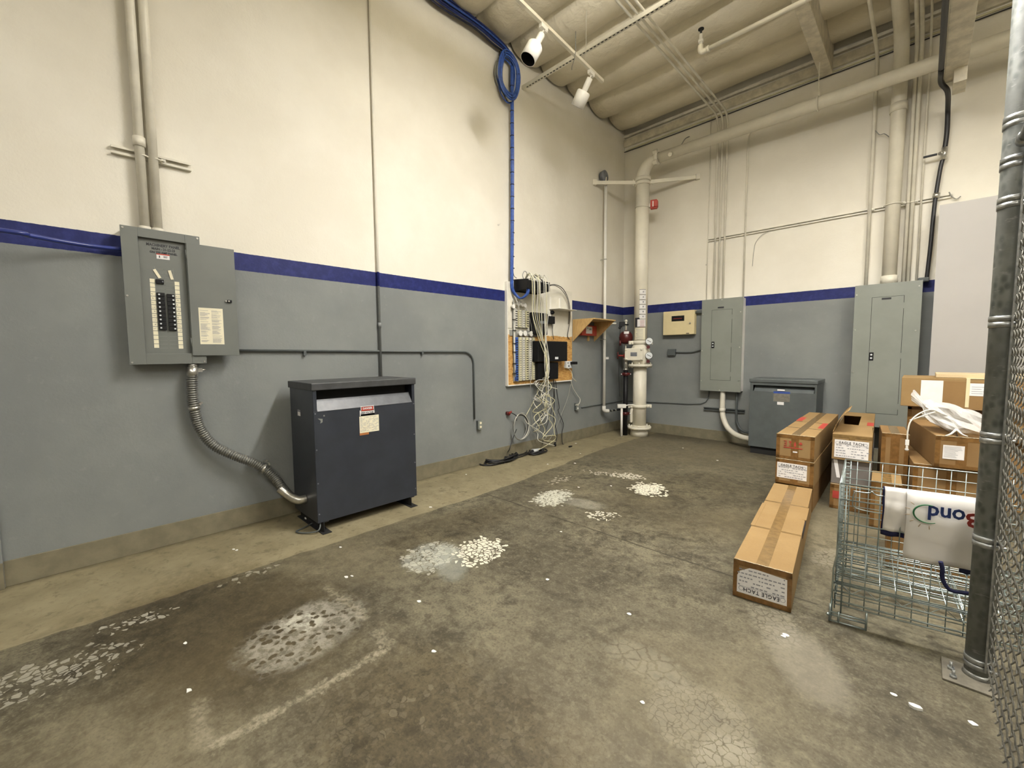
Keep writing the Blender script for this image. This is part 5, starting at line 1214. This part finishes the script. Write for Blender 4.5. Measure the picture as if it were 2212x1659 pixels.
# left stack of three
for k, (lb, mt) in enumerate((('bottom carton of the left stack, standing on the floor', 'cardb'), ('middle carton of the left stack, with an upright white label', 'card'), ('top carton of the left stack, printed with red handling symbols', 'card'))):
    t = carton(lb, (3.222+.004*(k == 1), -2.80-(.01 if k == 1 else 0)+(.02 if k == 0 else 0), .2345*k+.0005*k), 1.4, LW, 1.88, LH, mat=mt, group='left carton stack', bands=(.25, .50) if k == 2 else (.3,))
    if k == 1: shipping_label(t, LW, LH, .012, .055, .235, .145)
    if k == 2:
        mk = MB(); f = -.0024; zc = .148
        x = .060
        mk.box(x, f, zc-.040, x+.15, f+.0008, zc-.032)
        mk.box(x+.0, f, zc+.022, x+.022, f+.0008, zc+.027).box(x+.018, f, zc-.022, x+.023, f+.0008, zc+.027).box(x+.004, f, zc-.002, x+.020, f+.0008, zc+.004).box(x, f, zc-.022, x+.022, f+.0008, zc-.017)
        mk.prism([(x+.040, f, zc+.025), (x+.064, f, zc+.025), (x+.054, f, zc), (x+.050, f, zc)], (0, .0008, 0)).box(x+.050, f, zc-.020, x+.054, f+.0008, zc).box(x+.042, f, zc-.022, x+.062, f+.0008, zc-.018)
        mk.box(x+.082, f, zc-.022, x+.098, f+.0008, zc+.010).prism([(x+.084, f, zc+.010), (x+.096, f, zc+.010), (x+.090, f, zc+.027)], (0, .0008, 0))
        mk.prism([(x+.118, f, zc+.002), (x+.148, f, zc+.002), (x+.142, f, zc+.018), (x+.133, f, zc+.026), (x+.124, f, zc+.018)], (0, .0008, 0)).box(x+.1315, f, zc-.022, x+.1345, f+.0008, zc+.004)
        t.part('handling_symbols', mk, M['redink'])
        t.part('small_sticker', MB().box(.135, -.003, .070, .170, -.0022, .082), M['paper'])
        t.part('red_mark', MB().box(.0, .98, LH+.0012, .055, 1.32, LH+.0020).box(LW-.05, .55, LH+.0012, LW-.0, .95, LH+.002), M['redink'])
# middle stack of three, opened at the top
for k, (lb, mt) in enumerate((('bottom carton of the middle stack, brown with red print', 'cardb'), ('grey printed middle carton with a white tape strip, second in the middle stack', 'cardg'))):
    t = carton(lb, (3.612, -2.50+.02*k, .2345*k+.0005*k), 3.0, .29, 1.86, LH, mat=mt, group='middle carton stack', bands=(.3,), end='tape' if k == 0 else None, tape='tape' if k == 0 else 'tapeb')
    if k == 1: t.part('white_strip', MB().prism([(.012, -.0015, .23), (.042, -.0015, .23), (.068, -.0015, .06), (.042, -.0015, .06)], (0, .001, 0)), M['paper'])
    else: t.part('red_mark', MB().box(.02, -.0025, .10, .09, -.0015, .17), M['redink'])
w, l, h = .285, 1.86, LH
t = Thing('cardboard_carton', 'opened top carton of the middle stack with flaps folded up and a white label', 'carton', (3.612, -2.50, .4705), 'middle carton stack', rot=(0,0,math.radians(3.0)), local=True)
e = .004
t.part('box', MB().box(0, 0, .001, w, l, .006).box(0, 0, .006, w, e, h).box(0, l-e, .006, w, l, h).box(0, e, .006, e, l-e, h).box(w-e, e, .006, w, l-e, h), M['card'], bevel=.001)
t.part('front_flap', MB().prism([(0, 0, h), (w, 0, h), (w-.01, .62, h+.012), (.012, .62, h+.014)], (0, 0, .004)), M['card'])
t.part('right_flap', MB().box(.165, .62, h, w, l, h+.005), M['card'])
t.part('rear_flap', MB().box(.0, 1.50, h, .165, l, h+.004), M['card'])
fl = MB(); pts = []
for i in range(9):
    a = i/8; pts.append((-.004+.115*a**1.6, h+.002+.235*a-.06*max(0, a-.8)))
for i in range(8):
    (xa, za), (xb, zb) = pts[i], pts[i+1]
    fl.add([(xa, .05, za), (xb, .05+.06*i/8, zb), (xb, .95-.45*(i+1)/8, zb), (xa, .95-.45*i/8, za)], [(0, 1, 2, 3)], True)
o = t.part('raised_flap', fl, M['card']); md = o.modifiers.new('s', 'SOLIDIFY'); md.thickness = .004
t.part('red_mark', MB().box(w-.055, .72, h+.005, w-.002, .98, h+.0058), M['redink'])
t.part('dark_contents', MB().box(.01, .64, .02, .275, 1.5, .12), M['cardg'])
t.part('end_tape', MB().box(.0, -.0012, h-.028, w, 0, h-.001).box(w*.42, -.0016, h-.12, w*.58, 0, h), M['tape'])
shipping_label(t, w, h, .018, .022, .245, .165)
# right hand pile
carton('small low brown carton with a pale taped top, left of the cage corner', (3.925, -2.86, 0), 3, .19, .42, .40, mat='card', bands=())
carton('plain dark brown upright carton behind the wire cage, left of the tilted long carton', (3.95, -2.33, 0), 5, .185, .52, .735, mat='cardb', bands=())
t = carton('brown carton standing behind the banner, seen through the wire cage', (4.065, -3.62, 0), 3, .46, .50, .41, mat='cardb', bands=())
carton('brown carton propping up the tilted long carton', (4.17, -2.60, 0), 6, .45, .60, .545, mat='cardb', bands=())
# tilted long carton on top
t = carton('long brown carton turned askew on top of the pile with a white address label', (4.288, -2.655, .547), 9.5, .30, 1.0, .255, mat='cardb', tape='tapeb', bands=(.45,))
o = t.part('address_label', MB().box(.045, -.003, .075, .165, -.0022, .185), M['paper'])
pr = MB(); rr = random.Random(4)
for k in range(9): pr.box(.052, -.0036, .090+.010*k, .052+rr.uniform(.06, .105), -.003, .0925+.010*k)
t.part('fine_print', pr, M['greyink'], o)
t.part('lifted_flap', MB().prism([(.13, .02, .257), (.30, .02, .257), (.27, .20, .34), (.17, .42, .33)], (0, .003, .004)), M['cardb'])
# big top carton at the back
carton('square brown carton hidden under the big upper carton', (4.12, -1.52, 0), 0, .9, .50, .64, mat='cardb', bands=(), end=None)
carton('tan carton directly beneath the big upper carton', (4.10, -1.58, .6405), 0, 1.1, .48, .285, mat='card', bands=(), end='tape')
t = carton('wide pale carton with a blank white sheet, at the very top of the pile', (4.045, -1.66, .927), 0, 1.2, .55, .285, mat='card', bands=(), end=None, tape='cleartape')
p0, p1 = (4.185,-1.662,1.181), (4.337,-1.662,0.979)
t.part('white_sheet', MB().box(p0[0]-4.045, -.002, .012, p1[0]-4.045, -.0005, .262), M['paper'])
t.part('brown_side_panel', MB().box(p1[0]-4.045+.004, -.0016, .0, 1.19, -.0004, .258), M['cardb'])
q0, q1 = (4.506,-1.662,1.155), (4.608,-1.662,1.054)
o = t.part('address_label', MB().box(q0[0]-4.045, -.0035, .13, q1[0]-4.045+.03, -.0018, .245), M['paper'])
t.part('fine_print', MB().box(q0[0]-4.03, -.0042, .21, q1[0]-4.05, -.0035, .214).box(q0[0]-4.03, -.0042, .19, q1[0]-4.07, -.0035, .194).box(q0[0]-4.03, -.0042, .17, q1[0]-4.04, -.0035, .174).box(q0[0]-4.03, -.0042, .15, q1[0]-4.06, -.0035, .154), M['greyink'], o)
sxp = (4.498,-1.662,1.077)[0]-4.045
t.part('plastic_strap', MB().box(sxp-.012, -.006, .02, sxp+.012, -.003, .288).box(sxp-.012, -.004, .2855, sxp+.10, .30, .289), M['strap'])
t.part('loose_lid', MB().box(.24, .10, .2865, 1.18, .50, .325), M['cardl'], bevel=.004)
# plastic bag with white leads
def bag():
    t = Thing('plastic_bag', 'clear crinkled plastic bag of white leads lying on the tilted long carton', 'bag', (4.38, -2.45, .805))
    mb = MB(); rr = random.Random(8); n, m = 30, 18; b = len(mb.v)
    ctr = Vector((4.42, -2.38, .90)); ax = Vector((.9, -.15, -.32)).normalized(); sd = Vector((.15, .98, 0)).normalized(); up = ax.cross(sd)*-1
    up = Vector((0, 0, 1))
    for i in range(m+1):
        s = i/m; L = -.30+.66*s
        rad = (.018+.15*math.sin(math.pi*min(1, s*1.02))**.7) if s > .16 else .035+.035*(.16-s)/.16
        for k in range(n):
            a = 2*math.pi*k/n; cr = 1+.16*math.sin(5*a+7*s)+.10*math.sin(11*a-13*s)+rr.uniform(-.05, .05)
            p = ctr+ax*L+sd*(math.cos(a)*rad*1.25*cr)+up*(math.sin(a)*rad*.62*cr)
            if s < .2: p += up*(.2-s)*.45
            p.z = max(p.z, .806); mb.v.append(p)
    for i in range(m):
        for k in range(n): l_ = (k+1) % n; mb.f.append([i*n+k, i*n+l_, (i+1)*n+l_, (i+1)*n+k]); mb.s.append(False)
    t.part('film', mb, M['bag'])
    for k in range(9):
        pts = []
        for i in range(7):
            s = i/6; pts.append(ctr+ax*(-.22+.50*s)+sd*(rr.uniform(-.10, .10))+up*(rr.uniform(-.055, .03)))
        for q in pts: q.z = max(q.z, .82)
        t.part('lead', MB().tube(smooth(pts, 5), .006, 6), M['whitecable'])
    t.part('knot', MB().tube(smooth([(4.40, -2.62, .86), (4.37, -2.66, .825), (4.34, -2.70, .812)], 5), lambda i: .010-.0006*i, 6).tube(smooth([(4.40, -2.62, .86), (4.43, -2.66, .83), (4.46, -2.68, .82)], 5), lambda i: .009-.0006*i, 6), M['whitecable'])
bag()
t = Thing('power_lead', 'white lead with connectors hanging from the plastic bag over the tilted carton', 'lead', (4.16, -2.72, .60))
LD = [(4.304,-2.55,0.973), (4.249,-2.6,0.999), (4.183,-2.66,0.966), (4.138,-2.7,0.905), (4.125,-2.71,0.829), (4.125,-2.71,0.752)]
t.part('upper_lead', MB().tube(smooth(LD, 6), .0055, 8), M['whitecable'])
t.part('lower_lead', MB().tube(smooth([(4.276,-2.6,0.983), (4.224,-2.64,0.96), (4.158,-2.68,0.924), (4.132,-2.7,0.912)], 6), .0055, 8), M['whitecable'])
q = Vector(LD[-1]); t.part('connector', MB().box(q.x-.012, q.y-.010, q.z-.045, q.x+.012, q.y+.010, q.z-.0).cyl((q.x, q.y, q.z-.045), (q.x, q.y, q.z-.075), .009, 10).cyl((q.x, q.y, q.z-.075), (q.x, q.y, q.z-.090), .014, 10, .010), M['white'], bevel=.002)
# ---------------- wire pallet cage ----------------
def cage():
    A = Vector((3.900, -4.588, 0)); X = Vector((math.cos(math.radians(10)), math.sin(math.radians(10)), 0)); Yv = Vector((-.07, .9975, 0)).normalized(); Zv = Vector((0, 0, 1))
    Wd, Dp, H, z0, zb = .98, .65, .775, .105, .235
    t = Thing('wire_cage', 'zinc wire mesh pallet cage standing beside the fence post', 'wire container', (A.x+.45, A.y+.35, 0))
    P_ = lambda a, b, c: A+X*a+Yv*b+Zv*c
    def w_(mb, p, q, r=.0023): mb.cyl(p, q, r*1.12, 6)
    def panel(o, U, V_, w, h, nu, nv, top=True):
        mb = MB()
        for i in range(nu+1): p = o+U*(w*i/nu); w_(mb, p, p+V_*h)
        for j in range(nv+1): p = o+V_*(h*j/nv); w_(mb, p+U*0, p+U*w, .0023 if 0 < j < nv else .0034)
        return mb
    ins = .02
    t.part('back_panel', panel(P_(0, Dp, z0), X, Zv, Wd, H-z0, 16, 11), M['zincwire'])
    t.part('left_panel', panel(P_(0, 0, z0), Yv, Zv, Dp, H-z0, 11, 11), M['zincwire'])
    t.part('right_panel', panel(P_(Wd, 0, z0), Yv, Zv, Dp, H-z0, 11, 11), M['zincwire'])
    fp = panel(P_(0, 0, z0), X, Zv, Wd, .34, 16, 6)
    t.part('front_panel', fp, M['zincwire'])
    g = MB()
    for zz, r in ((H, .0040), (H-.085, .0034), (H-.21, .0024), (H-.33, .0034)): w_(g, P_(0, -.004, zz), P_(Wd, -.004, zz), r)
    for i in range(13): w_(g, P_(Wd*i/12, -.004, H), P_(Wd*i/12, -.004, .44), .0022)
    go = t.part('drop_gate', g, M['zincwire'])
    # base mesh and under frame
    b = MB()
    for i in range(17): w_(b, P_(Wd*i/16, 0, zb), P_(Wd*i/16, Dp, zb), .0023)
    for j in range(12): w_(b, P_(0, Dp*j/11, zb), P_(Wd, Dp*j/11, zb), .0023)
    t.part('base_mesh', b, M['zincwire'])
    for f in (0, .33, .66, 1):
        u = MB()
        for zz in (zb-.008, zb-.055, z0+.02): w_(u, P_(-.015, Dp*f, zz), P_(Wd+.015, Dp*f, zz), .0042)
        x = .02
        pts = []; k = 0
        while x < Wd: pts.append(P_(x, Dp*f, zb-.055 if k % 2 else zb-.008)); x += .05; k += 1
        u.tube(pts, .0026, 5); t.part('base_truss', u, M['zincwire'])
    for x in (.0, .5*Wd, Wd):
        u = MB(); w_(u, P_(x, -.012, zb-.02), P_(x, Dp+.012, zb-.02), .0042); w_(u, P_(x, -.012, zb-.06), P_(x, Dp+.012, zb-.06), .0036); t.part('cross_bar', u, M['zincwire'])
    # corner posts
    for (a, bb, sa, sb) in ((0, 0, 1, 1), (Wd, 0, -1, 1), (0, Dp, 1, -1), (Wd, Dp, -1, -1)):
        c = MB()
        c.tube([P_(a-.012*sa, bb-.008*sb, .0+.04), P_(a-.012*sa, bb-.008*sb, .30), P_(a, bb, .38), P_(a, bb, H)], .0045, 8)
        w_(c, P_(a+.028*sa, bb-.002*sb, z0-.05), P_(a+.028*sa, bb-.002*sb, H), .0036)
        w_(c, P_(a-.002*sa, bb+.05*sb, z0-.05), P_(a-.002*sa, bb+.05*sb, H), .0034)
        k = 0; zz = z0
        while zz < H: w_(c, P_(a-.004*sa, bb, zz), P_(a+.03*sa, bb, zz), .0020); w_(c, P_(a, bb, zz+.01), P_(a, bb+.052*sb, zz+.01), .0020); zz += .024
        t.part('corner_post', c, M['zincwire'])
        s = MB()
        for zz in (.012, .045, .060):
            w_(s, P_(a-.018*sa, bb-.012*sb, zz), P_(a+.135*sa, bb-.012*sb, zz), .0046)
        w_(s, P_(a+.135*sa, bb-.012*sb, .008), P_(a+.135*sa, bb-.012*sb, z0), .0048); w_(s, P_(a+.02*sa, bb-.012*sb, .008), P_(a+.02*sa, bb-.012*sb, .070), .0048)
        w_(s, P_(a-.018*sa, bb-.012*sb, .012), P_(a-.018*sa, bb+.12*sb, .012), .0046); w_(s, P_(a-.018*sa, bb+.12*sb, .008), P_(a-.018*sa, bb+.12*sb, z0), .0044)
        w_(s, P_(a-.018*sa, bb-.012*sb, .008), P_(a-.018*sa, bb-.012*sb, z0), .0048)
        s.sphere(P_(a-.026*sa, bb-.016*sb, .045), .009, 8, 6)
        t.part('foot', s, M['zincwire'])
    # latch on the gate
    l_ = MB(); q = [(.055, .745), (.115, .745), (.13, .755), (.15, .740), (.22, .742), (.235, .72), (.235, .66), (.22, .655)]
    l_.tube(smooth([P_(a, -.012, c) for a, c in q], 4), .0032, 6).tube(smooth([P_(.06, -.012, .74), P_(.055, -.012, .70), P_(.07, -.012, .655), P_(.20, -.012, .648)], 4), .0030, 6)
    t.part('latch', l_, M['zincwire'], go)
    return t, P_, X, Yv
tc, CP, CX, CY = cage()
# banner hung over the front rail
def banner():
    nrm = Vector((CX.y, -CX.x, 0)); H = .782
    t = Thing('banner', 'white vinyl banner hung upside down over the front rail of the wire cage', 'banner', CP(.55, -.03, .40))
    def hang(a0, a1, zlow, out, back, n=10):
        """draped strip from behind the rail, over it and down in front"""
        prof = [(-back, H-.10), (-back, H-.02), (-back*.4, H+.006), (.010, H+.007), (out*.9, H-.012), (out, H-.05)]
        for k in range(1, n+1): prof.append((out+.012*math.sin(k*.5), H-.05-(H-.05-zlow)*k/n))
        mb = MB(); m = len(prof); cols = 9
        for c in range(cols+1):
            a = a0+(a1-a0)*c/cols
            for i, (o_, z) in enumerate(prof):
                bulge = .010*math.sin(c*.8+i*.35)*(i/m); mb.v.append(CP(a, 0, z)+nrm*(o_+bulge))
        for c in range(cols):
            for i in range(m-1): mb.f.append([c*m+i, c*m+i+1, (c+1)*m+i+1, (c+1)*m+i]); mb.s.append(True)
        return mb
    for nm, mb in (('under_fold', hang(.178, .265, .565, .022, .018)), ('front_fold', hang(.258, .53, .445, .038, .022))):
        o = t.part(nm, mb, M['vinyl']); md = o.modifiers.new('s', 'SOLIDIFY'); md.thickness = .0016
    o = t.part('navy_fold', hang(.172, .262, .535, .0125, .010), M['navycloth']); md = o.modifiers.new('s', 'SOLIDIFY'); md.thickness = .0012
    o = t.part('navy_fold', hang(.462, .525, .42, .020, .013), M['navycloth']); md = o.modifiers.new('s', 'SOLIDIFY'); md.thickness = .0012
    # lettering, upside down
    f = lambda a, z, e=.056: CP(a, 0, z)+nrm*e
    U = -CX; V_ = Vector((0, 0, -1))
    t.text('lettering', 'ond', .098, f(.394, .706), U, V_, M['navyl'], bold=.0022, sx=.86, spacing=.98)
    t.text('lettering', 'B', .092, f(.484, .698), U, V_, M['brownl'], bold=.0026, sx=.95)
    arc = [f(.333+.052*math.cos(a), .694+.044*math.sin(a), .0575) for a in [math.radians(75+k*9) for k in range(26)]]
    t.part('green_arc', MB().tube(arc, lambda i: .0012+.0026*math.sin(math.pi*(i+4)/30), 6), M['greenl'])
    ry = MB()
    for k in range(6):
        a = math.radians(140+k*27); ry.tube([f(.333+.066*math.cos(a), .694+.058*math.sin(a), .0565), f(.333+.084*math.cos(a), .694+.074*math.sin(a), .0565)], .0016, 5)
    t.part('sun_rays', ry, M['goldl'])
    # navy strap dangling below
    st = [f(.385, .475, .062), f(.393, .44, .060), f(.396, .40, .05), (f(.410, .36, .045)), f(.44, .335, .04), f(.53, .345, .03)]
    o = t.part('navy_strap', MB().tube(smooth(st, 6), .0085, 8), M['navycloth'])
banner()
# ---------------- bits of peeled paint on the floor ----------------
chips = [(0.472,-6.641,0), (0.508,-6.628,0), (1.038,-6.065,0), (1.919,-7.132,0), (0.66,-3.098,0), (0.899,-2.814,0), (1.529,-3.62,0), (2.486,-5.33,0), (3.057,-5.296,0), (3.401,-5.81,0), (4.16,-5.025,0), (4.227,-5.057,0), (4.396,-5.001,0), (0.227,-4.142,0), (0.185,-3.436,0), (0.835,-5.092,0), (-0.036,-1.671,0), (0.174,-1.779,0), (0.636,-2.309,0), (1.59,-0.95,0), (2.241,-1.385,0), (2.099,-4.678,0), (2.504,-6.238,0), (2.086,-6.049,0), (1.511,-6.195,0), (1.522,-7.088,0), (3.73,-4.916,0), (3.736,-4.895,0), (1.764,-3.336,0), (1.495,-6.226,0)]
proto = None; rr = random.Random(21)
for i, c in enumerate(chips):
    s = .010+.006*rr.random()
    if i in (11,): s = .017
    mb = MB(); n = 7; R0 = [s*rr.uniform(.55, 1.1) for _ in range(n)]
    mb.prism([(c[0]+R0[k]*math.cos(2*math.pi*k/n)*1.3, c[1]+R0[k]*math.sin(2*math.pi*k/n)*.9, .0005) for k in range(n)], (0, 0, .004 if i != 11 else .012))
    single('paint_chip', mb, M['chip'], 'small flake of white paint or paper lying on the concrete floor', 'paint chip', 'white flakes scattered on the floor', bevel=.0008)
q = (0.283,-6.029,0); single('paper_scrap', MB().sphere((q[0]-.02, q[1]-.0, .012), .030, 10, 6, (1, .6, .4)), M['chip'], 'crumpled white scrap lying under the front of the dark transformer', 'paper scrap')
# cobwebs
def web(label, pts, r=.0016):
    return single('cobweb', MB().tube(smooth(pts, 4), r, 4), M['greycable'], label, 'cobweb')
web('dusty cobweb strand hanging between the slotted channel and the lower back wall', [(2.431,-0.02,3.283), (2.34,-0.02,3.246), (2.261,-0.02,3.144), (2.24,-0.02,3.008), (2.227,-0.02,2.799)], .003)
web('dusty cobweb strand between the white conduit and the fat ivory pipe', [(3.616,-0.06,4.306), (3.659,-0.05,4.243), (3.704,-0.05,4.239), (3.756,-0.08,4.17)], .005)
web('dusty cobweb strand hanging from the lighting track', [(1.208,-3.26,4.88), (1.143,-3.197,4.85), (1.081,-3.148,4.84), (1.043,-3.105,4.83)], .004)
web('dusty cobweb hanging from the right end of the slotted channel', [(4.321,-0.03,3.359), (4.346,-0.04,3.302), (4.387,-0.03,3.262), (4.42,-0.02,3.288)], .006)
web('dusty cobweb rising from the sprinkler main near its elbow', [(1.133,-0.45,4.709), (1.181,-0.3,4.851), (1.193,-0.15,5.008), (1.221,-0.05,5.071)], .008)
